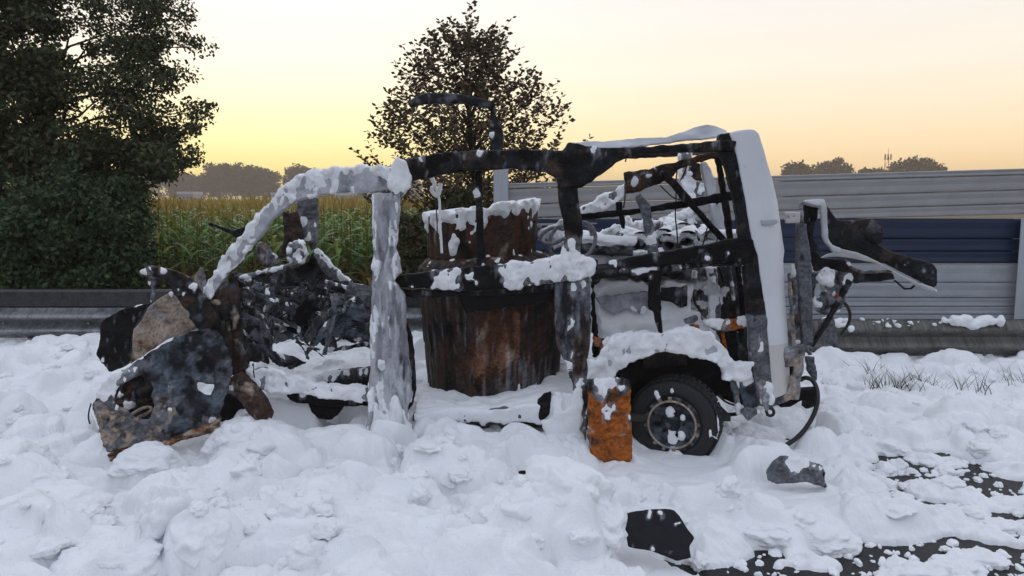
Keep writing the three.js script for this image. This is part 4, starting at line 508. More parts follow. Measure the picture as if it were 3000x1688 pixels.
vp('door_sill', 'A', [1095, 785, 1200, 780, 1300, 800, 1345, 835, 1460, 848, 1500, 880, 1840, 905, 1840, 985, 1640, 960, 1450, 930, 1240, 915, 1180, 905, 1120, 850], 6.12, { t: .10, bend: .03, col: burn({ steel: .3, ash: .3, pale: .2 }, 72), foam: { c: .78, amp: .03 } });
vp('under_sill', 'A', [1325, 945, 1400, 920, 1500, 925, 1840, 955, 1842, 1005, 1700, 1010, 1500, 1000, 1360, 982], 6.2, { t: .08, bend: .02, col: BLACK, foam: { c: .1, amp: .02, top: .2 } });
vp('gearbox_housing', 'A', [1475, 985, 1670, 1010, 1650, 1050, 1610, 1075, 1530, 1075, 1490, 1040], 6.35, { t: .2, bend: .01, col: BLACK });
// ---- cargo floor and sill
{ const a = P(1205, 1190, N), b = P(1690, 1190, N), e = P(2150, 1190, N); const y = .36;
  mesh('cargo_floor', into(van, new THREE.BoxGeometry(e.x - a.x, .05, 1.75, 8, 1, 6).translate((e.x + a.x) / 2, y - .04, -N - .95)), plain(.03, .028, .026, { roughness: .9 }), van);
  const B = [a.x - .05, y - .14, -7.9, b.x + .08, y + .34, -N + .06];
  solid('floor_foam', van, (x, yy, z, c) => { const top = y + .02 + c.h + .05 * noise(x * 5, z * 5, 2) + .02 * ridge(x * 4, z * 11, 3) + .012 * noise(x * 16, z * 16, yy * 10), drip = yy - top, bot = y - .05 - Math.max(0, .09 * noise(x * 7, 3, 1) + .05 * noise(x * 19, 8, 1)) * smoothstep(z, -N - .2, -N) - yy; const sx = Math.max(a.x - x + .02, x - b.x), sz = Math.max(z + N - .02 * noise(x * 8, yy * 8, 1) - .01, -7.85 - z); return Math.max(drip * .8, bot * .7, sx, sz); }, B, .018, { mat: foamMat, colFn: (x) => ({ h: .02 + .12 * smoothstep(x, a.x + .5, b.x) }) });
  const m = van.children[van.children.length - 1]; into(van, m.geometry); }
vp('sill_beam', 'K', [490, 1275, 620, 1250, 860, 1215, 1150, 1175, 1280, 1160, 1282, 1285, 1180, 1275, 1050, 1268, 760, 1290, 600, 1302, 540, 1295], N + .04, { t: .08, bend: .015, col: burn({ ash: .3, steel: .25, brown: .14, pale: .1 }, 73, 6, .6) });
vp('sill_end', 'K', [1270, 1140, 1310, 1100, 1362, 1085, 1358, 1180, 1345, 1240, 1290, 1288, 1270, 1260], N + .02, { t: .08, bend: .02, col: BLACK });
vp('sill_flange', 'K', [615, 1365, 660, 1350, 820, 1330, 935, 1326, 920, 1336, 760, 1350, 640, 1372], N - .02, { t: .04, bend: .006, edge: .004, cell: .008, col: BLACK });
// ---- rear interior
vp('far_side_panel', 'M', [100, 190, 1540, 80, 1600, 500, 1600, 1050, 120, 1050], 7.85, { t: .04, bend: .06, cell: .02, edge: .03, col: burn({ soot: .3, char: .3, ash: .14, brown: .12 }, 81, 4), foam: { c: .22, amp: .02, scale: 4 } });
vp('rear_bed_foam', 'M', [160, 560, 150, 380, 155, 310, 185, 245, 260, 208, 420, 198, 560, 232, 640, 272, 760, 226, 880, 214, 1005, 250, 1012, 480, 1090, 525, 1160, 605, 1200, 680, 1285, 725, 1285, 820, 900, 800, 500, 800, 170, 760], 6.62, { t: .34, bend: .07, bscale: 3, edge: .03, cell: .018, mat: foamMat, col: () => [1, 1, 1], label: 'thick heap of foam filling the rear bed' });
vp('storage_box', 'M', [135, 390, 300, 360, 480, 340, 640, 325, 640, 500, 560, 520, 400, 480, 320, 560, 230, 500, 170, 440], 6.40, { t: .04, bend: .04, bscale: 4, edge: .02, col: burn({ pale: .4, film: .2, ash: .26 }, 82, 5), mat: filmMat, foam: { c: .36, amp: .05, scale: 5, spots: sp('M', [500, 400, 50, -1, 300, 380, 60, -.6, 400, 560, 100, .8]) } });
vp('storage_box', 'M', [760, 300, 900, 292, 1010, 275, 1015, 470, 940, 490, 870, 440, 760, 420], 6.42, { t: .04, bend: .04, col: burn({ char: .3, soot: .24, ash: .2 }, 83), foam: { c: .34, amp: .05, scale: 6 } });
vp('bed_side_plate', 'M', [98, 365, 115, 352, 135, 380, 150, 560, 172, 720, 160, 760, 125, 740, 118, 520], N + .08, { t: .03, bend: .01, col: BLACK });
vp('rear_wheel_arch', 'M', [340, 1105, 400, 1040, 450, 1000, 600, 932, 750, 897, 900, 886, 1010, 918, 1100, 940, 1230, 970, 1340, 1060, 1365, 1150, 1450, 1165, 1600, 1145, 1605, 1010, 1445, 1045, 1380, 920, 1280, 805, 1230, 730, 1000, 690, 700, 735, 500, 730, 300, 760, 225, 870, 150, 985, 80, 985, 75, 1150, 200, 1155], N - .01, { t: .07, bend: .035, bscale: 3.5, edge: .012, col: burn({ film: .3, pale: .42, ash: .16 }, 84, 5), mat: filmMat, foam: { c: .98, amp: .03, scale: 5, top: .2, spots: sp('M', [400, 900, 80, -1.0, 520, 860, 70, -.7, 1120, 780, 80, -.9, 1300, 1000, 40, -.6, 130, 1060, 70, 1.2, 1480, 1080, 120, 1, 900, 840, 120, .6, 400, 1010, 60, -.6]) }, label: 'rear wheel arch with foam lying on it' });
vp('arch_rust_patch', 'M', [120, 758, 200, 775, 300, 780, 230, 868, 125, 858], N + .02, { t: .03, bend: .01, col: ORANGE, foam: { c: .15, amp: .03, spots: sp('M', [260, 810, 60, 1.8]) } });
vp('rear_cross_board', 'M', [1160, 620, 1300, 605, 1420, 598, 1570, 575, 1575, 672, 1500, 680, 1430, 705, 1360, 715, 1290, 690, 1180, 650], N + .12, { t: .05, bend: .012, col: burn({ orange: .3, ash: .26, steel: .18 }, 86), foam: { c: .2, amp: .03, top: .5, spots: sp('M', [1310, 640, 60, .4, 1540, 600, 50, 1.6, 1250, 610, 80, 1.4]) }, label: 'orange rusted board across the rear' });
vp('rust_strip', 'M', [1010, 650, 1060, 640, 1120, 655, 1130, 690, 1020, 680], N + .08, { t: .03, bend: .01, col: ORANGE });
vp('bed_lip', 'M', [960, 595, 1100, 552, 1112, 600, 1050, 635, 985, 640], N + .1, { t: .04, bend: .02, col: GREYISH, foam: { c: .3, amp: .02 } });
vp('rear_plank', 'M', [1280, 720, 1330, 715, 1470, 690, 1495, 1000, 1440, 1050, 1380, 890], N + .2, { t: .04, bend: .015, col: burn({ brown: .4, soot: .24, rust: .12 }, 87, 6, .3) });
vp('rust_strip', 'M', [1322, 722, 1362, 718, 1385, 890, 1372, 900, 1340, 820], N + .15, { t: .03, bend: .01, col: ORANGE });
vp('rear_equipment', 'M', [1020, 330, 1080, 240, 1165, 230, 1170, 280, 1270, 300, 1310, 340, 1300, 420, 1200, 600, 1090, 520, 1060, 400], 6.7, { t: .16, bend: .04, col: burn({ soot: .4, char: .3 }, 88), foam: { c: .3, amp: .06, top: .8, scale: 5 } });
vp('equipment_leg', 'M', [1210, 360, 1310, 350, 1320, 600, 1215, 600], 6.5, { t: .06, bend: .03, col: GREYISH, foam: { c: .6, amp: .02 } });
for (const [a, b, c, e, w, d, f] of [[1400, 80, 1450, 420, 34, 7.2, .4], [1490, 70, 1530, 560, 50, 6.6, .05], [1530, 80, 1560, 400, 18, 6.5, .5], [1310, 100, 1390, 420, 26, 7.4, .2], [1560, 400, 1600, 900, 24, 6.6, .4], [1240, 110, 1250, 300, 90, 7.6, .6], [1090, 140, 1060, 300, 40, 7.6, .6], [1300, 700, 1500, 720, 16, 7, .3], [1500, 620, 1540, 820, 60, 7.2, .2], [1340, 330, 1395, 315, 30, 6.6, .7]]) plate('rear_upright', van, zbar('M', a, b, c, e, w), d, { t: .04, bend: .02, col: f > .3 ? GREYISH : DARK, foam: { c: f, amp: .02 } });
// ---- cargo rack of black bars
const rack = new THREE.Group(); rack.name = 'cargo_rack'; rack.userData.label = 'black steel rack frame inside the rear side window'; van.add(rack);
const rb = (name, k, a, d, o) => plate(name, rack, q(k, a), d, { t: .05, bend: .008, col: BLACK, ...o });
rb('crossbar', 'L', [-30, 828, 0, 820, 370, 782, 620, 762, 1000, 692, 1290, 640, 1600, 576, 1690, 570, 1690, 670, 1640, 672, 1240, 742, 750, 800, 420, 848, 10, 888, -30, 885], 6.4);
rb('top_bar', 'L', [458, 382, 640, 360, 700, 348, 850, 308, 1030, 262, 1400, 165, 1450, 165, 1478, 195, 1492, 240, 1400, 240, 1130, 318, 1020, 350, 1010, 400, 900, 470, 750, 530, 650, 575, 560, 610, 488, 605, 478, 500], 6.4, { edge: .014, col: BROWNISH, foam: { c: .06, amp: .025, scale: 10, spots: sp('L', [570, 455, 60, 1.6, 715, 400, 32, 2.2, 660, 395, 26, 1.6, 790, 345, 22, 1.8, 850, 400, 30, 1.2, 500, 500, 24, 1.2]) } });
rb('brace', 'L', [850, 385, 920, 375, 1010, 470, 1100, 560, 1180, 660, 1260, 755, 1420, 940, 1575, 1110, 1545, 1145, 1510, 1130, 1330, 940, 1160, 750, 1080, 680, 980, 540, 880, 460], 6.36, { foam: { c: .03, amp: .02, spots: sp('L', [1560, 1115, 26, 2.4, 1360, 860, 22, 1.3]) } });
rb('upright', 'L', [1425, 200, 1500, 240, 1540, 560, 1585, 750, 1625, 1100, 1560, 1110, 1505, 700, 1480, 560, 1445, 300], 6.4);
rb('hook', 'L', [370, 692, 445, 690, 445, 800, 470, 860, 480, 985, 440, 985, 410, 840, 380, 800], 6.42);
rb('slanted_post', 'L', [590, 640, 640, 600, 655, 640, 700, 680, 735, 720, 755, 880, 790, 1000, 828, 1240, 722, 1250, 690, 1060, 665, 900, 640, 800, 605, 690], 6.3, { t: .07, col: burn({ blue: .4, steel: .3, ash: .14 }, 91), foam: { c: .22, amp: .025, spots: sp('L', [760, 1070, 50, 1.6, 740, 870, 26, .8]) }, label: 'blue-grey slanted post' });
for (const a of [[1020, 480, 1015, 700, 1010, 850, 1025, 1000, 1040, 1230], [850, 520, 920, 590, 1000, 655, 1060, 670], [1350, 960, 1320, 1080, 1290, 1190], [1380, 980, 1340, 1060, 1350, 1090], [1130, 320, 1090, 420, 1060, 470], [475, 500, 475, 640, 460, 760], [490, 190, 486, 235, 480, 270], [1460, 1070, 1450, 1110, 1440, 1160], [1440, 720, 1465, 705, 1470, 690], [1015, 300, 1025, 400, 1015, 470]]) mesh('wire', into(rack, ztube('L', a, 6.42, .006, 16)), sootMat, rack);
vp('far_rear_pillar', 'L', [1268, 285, 1300, 268, 1330, 268, 1380, 340, 1425, 480, 1442, 590, 1380, 620, 1385, 720, 1480, 700, 1520, 850, 1555, 1050, 1440, 1065, 1390, 860, 1350, 640, 1300, 430], 7.75, { t: .07, bend: .015, mat: paintMat, cell: .012, col: (x, y, z) => { const s = fbm(x * 6, y * 3, 7, 3); return [.50, .51, .54].map((v) => v * (.85 + .3 * s)); }, foam: { c: .1, amp: .02 }, label: 'pale far rear pillar seen through the window' });
vp('hanging_lining', 'L', [1045, 170, 1180, 175, 1190, 220, 1165, 330, 1160, 460, 1200, 450, 1290, 480, 1330, 560, 1300, 640, 1180, 650, 1100, 560, 1060, 480, 1040, 340], 7.7, { t: .05, bend: .06, edge: .02, col: burn({ ash: .36, char: .26, steel: .2 }, 92), foam: { c: .45, amp: .04, scale: 5 } });
vp('scorched_trim', 'L', [1175, 280, 1260, 280, 1290, 440, 1290, 480, 1170, 460, 1165, 350], 7.72, { t: .04, col: BROWNISH });
vp('far_waist_rail', 'L', [-160, 1040, 40, 1065, 170, 1045, 300, 1008, 460, 970, 490, 900, 510, 872, 560, 938, 650, 908, 770, 900, 900, 862, 1000, 822, 1120, 782, 1200, 755, 1215, 905, 1050, 955, 940, 1060, 950, 1085, 650, 1100, 500, 1150, 340, 1110, 300, 1220, 150, 1250, 60, 1180, -160, 1160], 7.6, { t: .10, bend: .04, edge: .02, cell: .014, col: burn({ ash: .36, steel: .3, char: .22 }, 93), foam: { c: .55, amp: .06, top: .5, scale: 4, spots: sp('L', [290, 1160, 50, -1, 1080, 860, 60, -.6, 850, 950, 80, -.5]) } });
vp('far_inner_panel', 'L', [1050, 960, 1210, 890, 1380, 880, 1440, 1070, 1300, 1080, 1180, 1100, 1050, 1100], 7.65, { t: .04, col: GREYISH, foam: { c: .2, amp: .02 } });
vp('fallen_plank', 'L', [-5, 762, 130, 702, 290, 612, 400, 555, 472, 512, 482, 590, 372, 690, 212, 788, 10, 818], 7.3, { t: .08, bend: .02, col: DARK, foam: { c: .82, amp: .03 }, label: 'slanting plank under thick foam' });
vp('fallen_plank', 'B', [920, 465, 960, 440, 1040, 395, 1050, 440, 1060, 500, 1000, 520, 950, 500], 7.2, { t: .08, bend: .04, col: DARK, foam: { c: .7, amp: .04 } });
// ---- rear wheel
{ const w = new THREE.Group(); w.name = 'rear_wheel'; van.add(w); const c = P(1970, 1243, 6.12), R = .336; van.updateWorldMatrix(true, false); w.position.copy(c.clone().applyMatrix4(van.matrixWorld.clone().invert())); w.rotation.y = degToRad(-24); w.rotation.z = .1; w.scale.setScalar(1.08); w.updateWorldMatrix(true, false);
  const lz = (pts, n = 64) => new THREE.LatheGeometry(pts.map(([r, z]) => new THREE.Vector2(r, z)), n).rotateX(Math.PI / 2);
  const rub = new THREE.MeshStandardMaterial({ color: new THREE.Color(.013, .013, .015), roughness: .7, map: grimeMap, bumpMap: grimeBump, bumpScale: .002 });
  mesh('tyre', lz([[.205, -.02], [.215, .0], [.235, .012], [.27, .016], [.302, .008], [.322, -.008], [.333, -.03], [.336, -.07], [.336, -.17], [.325, -.21], [.27, -.225], [.2, -.2]], 72), rub, w);
  const blocks = []; for (let i = 0; i < 48; i++) for (const z of [-.035, -.085, -.135, -.185]) blocks.push(new THREE.BoxGeometry(.032, .014, .036).translate(0, R + .004, z).rotateZ((i + (z < -.1 ? .5 : 0)) / 48 * 6.283)); mesh('tread', mergeGeometries(blocks), rub, w);
  const rimC = dress(new THREE.TorusGeometry(.180, .0085, 10, 64).translate(0, 0, .022), TANRUST); mesh('rim_ring', rimC, burntMat, w);
  const tabs = []; for (let i = 0; i < 16; i++) { if (i % 8 === 5) continue; tabs.push(new THREE.BoxGeometry(.026, .03, .012).translate(0, .197, .018).rotateZ(i / 16 * 6.283)); } for (const g of tabs) mesh('rim_tab', dress(g, burn({ tan: .2, ash: .3, char: .2 }, 95, 9)), burntMat, w);
  mesh('rim', dress(lz([[0, -.012], [.05, -.010], [.10, -.018], [.14, -.012], [.165, .004], [.178, .018], [.19, .012], [.212, .0]], 64), burn({ blue: .3, char: .34, soot: .2, steel: .1 }, 96, 8)), burntMat, w);
  mesh('hub', dress(lz([[0, .02], [.03, .02], [.045, .012], [.06, -.012]], 32), burn({ steel: .3, char: .3 }, 97, 9)), burntMat, w);
  for (let i = 0; i < 5; i++) mesh('wheel_nut', dress(new THREE.CylinderGeometry(.011, .012, .02, 6).rotateX(Math.PI / 2).translate(.085 * Math.cos(i * 1.2566), .085 * Math.sin(i * 1.2566), -.004), DARK), burntMat, w);
  const sd = (x, y, z) => { const r = Math.hypot(x, y), a = Math.atan2(y, x), run = smoothstep(fbm(x * 7, y * 3, 4, 3), .0, .5); let t = -.02; t = Math.max(t, .022 * (run + .3) * Math.exp(-(((a - .2) / .55) ** 2)) * smoothstep(r, .24, .29) - .004); t = Math.max(t, .03 * Math.exp(-(((x + .01) / .045) ** 2) - (((y + .12) / .13) ** 2)) * (.4 + run)); t = Math.max(t, .05 * Math.exp(-(((x + .0) / .05) ** 2) - (((y + .26) / .05) ** 2))); for (const [px, py, s] of [[-.1, .24, .02], [-.09, .21, .018], [.02, .26, .016], [.06, -.09, .03], [-.01, .09, .035], [.08, .05, .02]]) t = Math.max(t, .02 * Math.exp(-(((x - px) / s) ** 2) - (((y - py) / (s * 1.3)) ** 2))); return t - .006; };
  const prof = (r) => r > .3 ? .01 - (r - .3) * .8 : r > .2 ? .012 : r > .17 ? .014 : -.008;
  solid('foam_coat', w, (x, y, z) => { const r = Math.hypot(x, y); return Math.max(Math.abs(z - (r < .345 ? prof(r) : -.1)) - .002 - Math.max(-.002, sd(x, y, z)) - (sd(x, y, z) < 0 ? -.01 : 0), r - .345); }, [-.36, -.36, -.16, .36, .36, .09], .009, { mat: foamMat }); }
vp('wheel_housing', 'M', [330, 1110, 440, 980, 620, 900, 900, 860, 1130, 920, 1300, 1000, 1380, 1120, 1450, 1180, 1440, 1320, 1300, 1310, 1000, 1450, 400, 1480, 330, 1300], 6.5, { t: .05, bend: .02, col: burn({ soot: .5, char: .16 }, 98), label: 'black inside of the rear wheel arch' });
vp('mud_guard_strip', 'M', [590, 905, 1000, 905, 1010, 1030, 800, 1040, 600, 1060], 6.42, { t: .03, bend: .015, col: burn({ char: .4, brown: .2 }, 99) });
vp('axle_beam', 'M', [1280, 1310, 1420, 1290, 1640, 1300, 1640, 1390, 1480, 1400, 1300, 1330], 6.6, { t: .08, col: BLACK });
mesh('wire', into(van, ztube('M', [1300, 1310, 1350, 1360, 1400, 1390, 1460, 1410], 6.3, .008, 12)), sootMat, van);
vp('exhaust_pipe', 'O', [70, 945, 230, 925, 235, 965, 80, 990], 6.4, { t: .05, bend: .004, col: BLACK });
vp('front_sill_panel', 'E', [318, 555, 420, 550, 590, 545, 640, 560, 645, 640, 640, 780, 662, 960, 660, 1150, 632, 1250, 600, 1248, 440, 1192, 340, 1142, 322, 1000], 5.84, { t: .04, bend: .03, crease: .025, edge: .014, cell: .010, col: (x, y, z) => (y > .62 + .1 * noise(x * 8, y * 8, 2) ? burn3 : ORANGE)(x, y, z), foam: { c: .16, amp: .026, scale: 9, sy: .18, spots: sp('E', [480, 560, 100, 1.6, 400, 600, 50, 1.2, 590, 620, 34, 1.8, 630, 850, 26, 1.8, 350, 950, 24, 1.2, 500, 770, 50, 1.6, 470, 850, 26, 1.3, 590, 1050, 18, 1.3, 360, 860, 40, -1, 600, 720, 50, -1, 550, 1150, 100, -1.2, 480, 1000, 60, -.8]) }, label: 'bright orange rusted panel in front of the rear wheel' });
vp('front_sill_stud', 'E', [430, 985, 520, 950, 640, 940, 645, 985, 560, 1000, 440, 1025], 5.80, { t: .02, bend: .008, col: burn({ orange: .6, tan: .1 }, 102) });
// ---- rear corner below the white panel
vp('rear_corner_frame', 'O', [575, 275, 780, 240, 930, 205, 935, 320, 918, 400, 915, 480, 898, 560, 885, 690, 868, 800, 770, 800, 680, 840, 560, 872, 535, 800, 555, 690, 545, 650, 640, 540, 610, 440, 585, 360], N + .05, { t: .035, bend: .018, bscale: 5, edge: .004, cell: .009, col: burn({ tan: .28, pale: .22, ash: .3, steel: .1 }, 111, 7), holes: [q('O', [578, 690, 620, 620, 690, 462, 812, 440, 800, 520, 770, 560, 772, 660, 730, 695]), q('O', [590, 310, 630, 300, 650, 330, 620, 360, 592, 345]), q('O', [850, 280, 890, 282, 895, 315, 855, 312]), q('O', [560, 760, 630, 742, 635, 770, 570, 790])], foam: { c: .03, amp: .01 }, label: 'bare beige metal frame of the rear lamp corner' });
vp('corner_backing', 'O', [430, 290, 570, 285, 640, 540, 600, 660, 700, 450, 820, 430, 790, 690, 560, 700, 530, 560, 500, 440], N + .25, { t: .04, col: BLACK });
vp('corner_skirt', 'O', [230, 555, 400, 560, 420, 660, 450, 760, 455, 850, 400, 880, 285, 880, 250, 760], N + .03, { t: .04, bend: .01, col: burn({ blue: .5, char: .2 }, 112), foam: { c: .08, amp: .03, spots: sp('O', [310, 560, 70, 1.6, 340, 900, 70, 1.4, 250, 760, 20, 1.4]) } });
vp('torn_skin', 'O', [410, 560, 470, 545, 520, 600, 545, 700, 562, 860, 520, 930, 480, 870, 450, 760, 425, 660], N - .02, { t: .025, bend: .04, bscale: 9, col: burn({ tan: .22, pale: .4, ash: .2 }, 113, 9), foam: { c: .25, amp: .014 } });
vp('torn_skin', 'O', [330, 290, 410, 285, 470, 400, 505, 500, 500, 560, 440, 580, 405, 480, 350, 380], N, { t: .03, bend: .03, bscale: 8, col: burn({ tan: .2, pale: .3, ash: .3 }, 114, 9), foam: { c: .4, amp: .02 } });
vp('skirt_edge', 'O', [135, 580, 190, 580, 235, 700, 250, 860, 265, 960, 210, 960, 180, 780], N + .05, { t: .04, bend: .012, col: GREYISH, foam: { c: .5, amp: .02 } });
vp('towing_bracket', 'O', [250, 920, 330, 880, 420, 890, 460, 920, 400, 970, 320, 1020, 280, 980], N, { t: .06, bend: .02, col: GREYISH, foam: { c: .55, amp: .03 } });
vp('rear_bumper', 'O', [640, 830, 870, 690, 930, 680, 1065, 670, 1072, 840, 920, 890, 930, 780, 860, 800, 760, 860, 650, 870], N + .3, { t: .12, bend: .012, edge: .003, col: BLACK, label: 'black remnant of the rear bumper' });
mesh('towing_eye', into(van, ztube('O', [535, 945, 525, 920, 545, 895, 580, 895, 605, 925, 598, 960, 565, 972, 530, 955], N + .1, .013, 30)), sootMat, van);
mesh('hanging_hose', into(van, ztube('O', [895, 590, 930, 570, 975, 575, 1030, 615, 1062, 690, 1072, 780, 1058, 880, 1010, 1000, 940, 1110, 850, 1205, 760, 1270, 705, 1300], [6.5, 6.45, 6.4, 6.3, 6.25, 6.2, 6.2, 6.2, 6.2, 6.2, 6.2, 6.2], .019, 60)), tarMat, van);
// ---- rear door and what is left of the door panel
vp('rear_door_post', 'N', [388, 305, 440, 300, 465, 305, 470, 400, 495, 520, 510, 720, 512, 1000, 520, 1340, 430, 1330, 415, 1150, 400, 1000, 388, 760, 378, 620, 382, 450], 6.45, { t: .06, bend: .012, edge: .004, col: burn({ steel: .5, ash: .42, char: -.1 }, 121, 3), holes: [q('N', [405, 575, 430, 568, 438, 600, 430, 635, 405, 632])], label: 'grey rear door post' });
vp('rear_door_edge', 'N', [410, 130, 440, 115, 445, 300, 412, 300], 6.46, { t: .05, bend: .006, col: PALEMETAL });
vp('rear_door_cap', 'N', [438, 112, 530, 98, 612, 104, 630, 150, 600, 172, 560, 165, 450, 135], 6.46, { t: .06, tilt: -20, bend: .008, mat: paintMat, col: () => [.52, .52, .54] });
vp('rear_door_inner', 'N', [442, 130, 520, 150, 570, 170, 560, 260, 530, 340, 520, 420, 560, 490, 560, 540, 500, 540, 480, 420, 465, 310, 442, 300], 6.52, { t: .05, bend: .02, col: burn({ char: .4, soot: .3 }, 122), holes: [q('N', [480, 255, 505, 255, 505, 280, 482, 278])] });
vp('rear_door_edge', 'N', [590, 150, 612, 112, 640, 140, 645, 300, 655, 430, 690, 490, 760, 510, 745, 560, 690, 545, 640, 480, 610, 420, 600, 300], 6.42, { t: .05, bend: .01, mat: paintMat, col: (x, y) => [.48, .48, .50].map((v) => v * (1 + .2 * noise(x * 9, y * 9, 2))) });
vp('door_skin', 'N', [645, 150, 690, 220, 735, 275, 880, 272, 1030, 260, 1075, 300, 1120, 345, 1115, 420, 1070, 475, 1110, 500, 1200, 545, 1350, 590, 1500, 628, 1560, 655, 1585, 695, 1575, 830, 1540, 850, 1400, 780, 1300, 730, 1150, 652, 960, 582, 780, 520, 690, 490, 655, 425], 6.5, { yaw: -18, t: .05, bend: .035, bscale: 2.2, depth: .06, edge: .004, col: burn({ char: .5, brown: .12, soot: .2, steel: .06 }, 123, 4), foam: { c: .0, amp: .014, scale: 12, spots: sp('N', [1460, 690, 16, 2, 1300, 665, 14, 1.8]) }, label: 'dark scorched rear door skin sticking out behind the van' });
vp('door_skin_fold', 'N', [1030, 260, 1080, 305, 1120, 348, 1110, 470, 1070, 480, 1010, 440, 960, 400, 1000, 330], 6.46, { yaw: 15, t: .03, bend: .03, col: burn({ char: .5, steel: .26 }, 124, 4) });
vp('door_frame_strip', 'N', [585, 600, 640, 565, 720, 545, 690, 515, 700, 500, 780, 522, 900, 548, 980, 580, 1070, 625, 1200, 700, 1300, 752, 1420, 805, 1540, 842, 1592, 880, 1540, 884, 1420, 835, 1260, 755, 1130, 670, 1050, 640, 960, 622, 860, 600, 740, 585, 660, 590], 6.42, { yaw: -14, t: .03, bend: .012, edge: .002, cell: .008, mat: paintMat, col: (x, y) => [.46, .45, .44].map((v) => v * (1 + .25 * noise(x * 6, y * 6, 4))), foam: { c: 0, amp: .012, spots: sp('N', [1560, 865, 24, 2]) }, label: 'pale edge strip of the torn rear door' });
vp('door_lower_skin', 'N', [498, 540, 560, 540, 600, 600, 700, 600, 785, 612, 870, 690, 960, 712, 1190, 715, 1225, 780, 1010, 800, 880, 815, 860, 735, 720, 705, 600, 680, 575, 700, 525, 710], 6.6, { t: .05, bend: .04, col: burn({ char: .4, brown: .18, soot: .2, ash: .06 }, 125, 4) });
vp('torn_skin', 'N', [780, 600, 820, 615, 850, 670, 960, 705, 1190, 690, 1230, 720, 1000, 735, 900, 720, 840, 680], 6.52, { t: .02, bend: .02, col: burn({ ash: .3, tan: .2, char: .2 }, 126), foam: { c: 0, amp: .01, spots: sp('N', [820, 640, 26, 2.2]) } });
vp('door_handle_loop', 'N', [1205, 785, 1225, 780, 1305, 850, 1355, 850, 1380, 825, 1400, 830, 1365, 865, 1300, 865], 6.5, { t: .02, bend: 0, edge: .001, cell: .007, col: BLACK });
vp('hinge_plate', 'N', [280, 206, 420, 205, 418, 262, 412, 300, 292, 303, 285, 250], 6.4, { t: .025, bend: .003, edge: .001, cell: .008, mat: paintMat, col: () => [.50, .48, .45], holes: [q('N', [292, 240, 318, 240, 318, 270, 294, 270]), q('N', [350, 240, 365, 240, 365, 256, 350, 256])] });
vp('lock_flap', 'N', [340, 640, 375, 650, 385, 755, 330, 745], 6.4, { t: .02, bend: .01, mat: paintMat, col: () => [.6, .6, .62] });
vp('lock_plate', 'N', [330, 760, 385, 760, 395, 1000, 410, 1150, 375, 1260, 345, 1200, 350, 980], 6.35, { t: .04, bend: .03, bscale: 8, col: burn({ ash: .3, brown: .2, pale: .2, char: .2 }, 127, 10), foam: { c: .2, amp: .02 } });
vp('lamp_cluster', 'N', [520, 730, 580, 690, 640, 685, 760, 712, 862, 725, 850, 790, 805, 880, 775, 960, 740, 1030, 690, 1050, 600, 1075, 530, 1030, 515, 900], 6.62, { t: .12, bend: .05, bscale: 5, col: burn({ ash: .3, char: .26, pale: .14, steel: .2 }, 128, 8), holes: [q('N', [535, 815, 615, 812, 618, 900, 550, 985, 535, 960])], foam: { c: .24, amp: .04, scale: 6, spots: sp('N', [620, 740, 90, 1.8, 690, 900, 40, 1, 820, 760, 40, 1, 710, 1060, 36, 1.4]) }, label: 'burnt rear lamp cluster with foam on top' });
vp('lamp_glass_remnant', 'N', [720, 895, 745, 890, 740, 925, 715, 945, 705, 930], 6.5, { t: .03, bend: .01, col: () => [.35, .06, .02] });
plate('door_stay', van, zbar('N', 840, 790, 520, 1350, 50, 40), 6.56, { t: .04, bend: .02, col: burn({ char: .4, soot: .3, steel: .1 }, 129) });
vp('door_lower_corner', 'N', [530, 1230, 600, 1120, 700, 1080, 720, 1200, 740, 1350, 700, 1360, 610, 1280], 6.9, { t: .04, bend: .03, col: burn({ steel: .4, ash: .3, char: .15 }, 130), foam: { c: .12, amp: .02 } });
mesh('wire', into(van, ztube('N', [770, 955, 820, 1010, 842, 1080, 830, 1150, 800, 1200, 765, 1250], 6.6, .014, 24)), sootMat, van);
vp('tail_trim', 'O', [940, 340, 1025, 345, 1040, 440, 1055, 600, 1010, 570, 950, 480], 6.5, { t: .05, bend: .02, col: burn({ steel: .4, char: .3 }, 131) });
vp('striker_plate', 'O', [940, 230, 1010, 225, 1012, 330, 960, 335], 6.35, { t: .03, bend: .004, col: PALEMETAL, holes: [q('O', [980, 265, 996, 265, 996, 295, 980, 295])] });
vp('striker_plate', 'O', [820, 172, 890, 165, 892, 210, 822, 212], 6.3, { t: .03, bend: .004, mat: paintMat, col: () => [.62, .62, .64] });

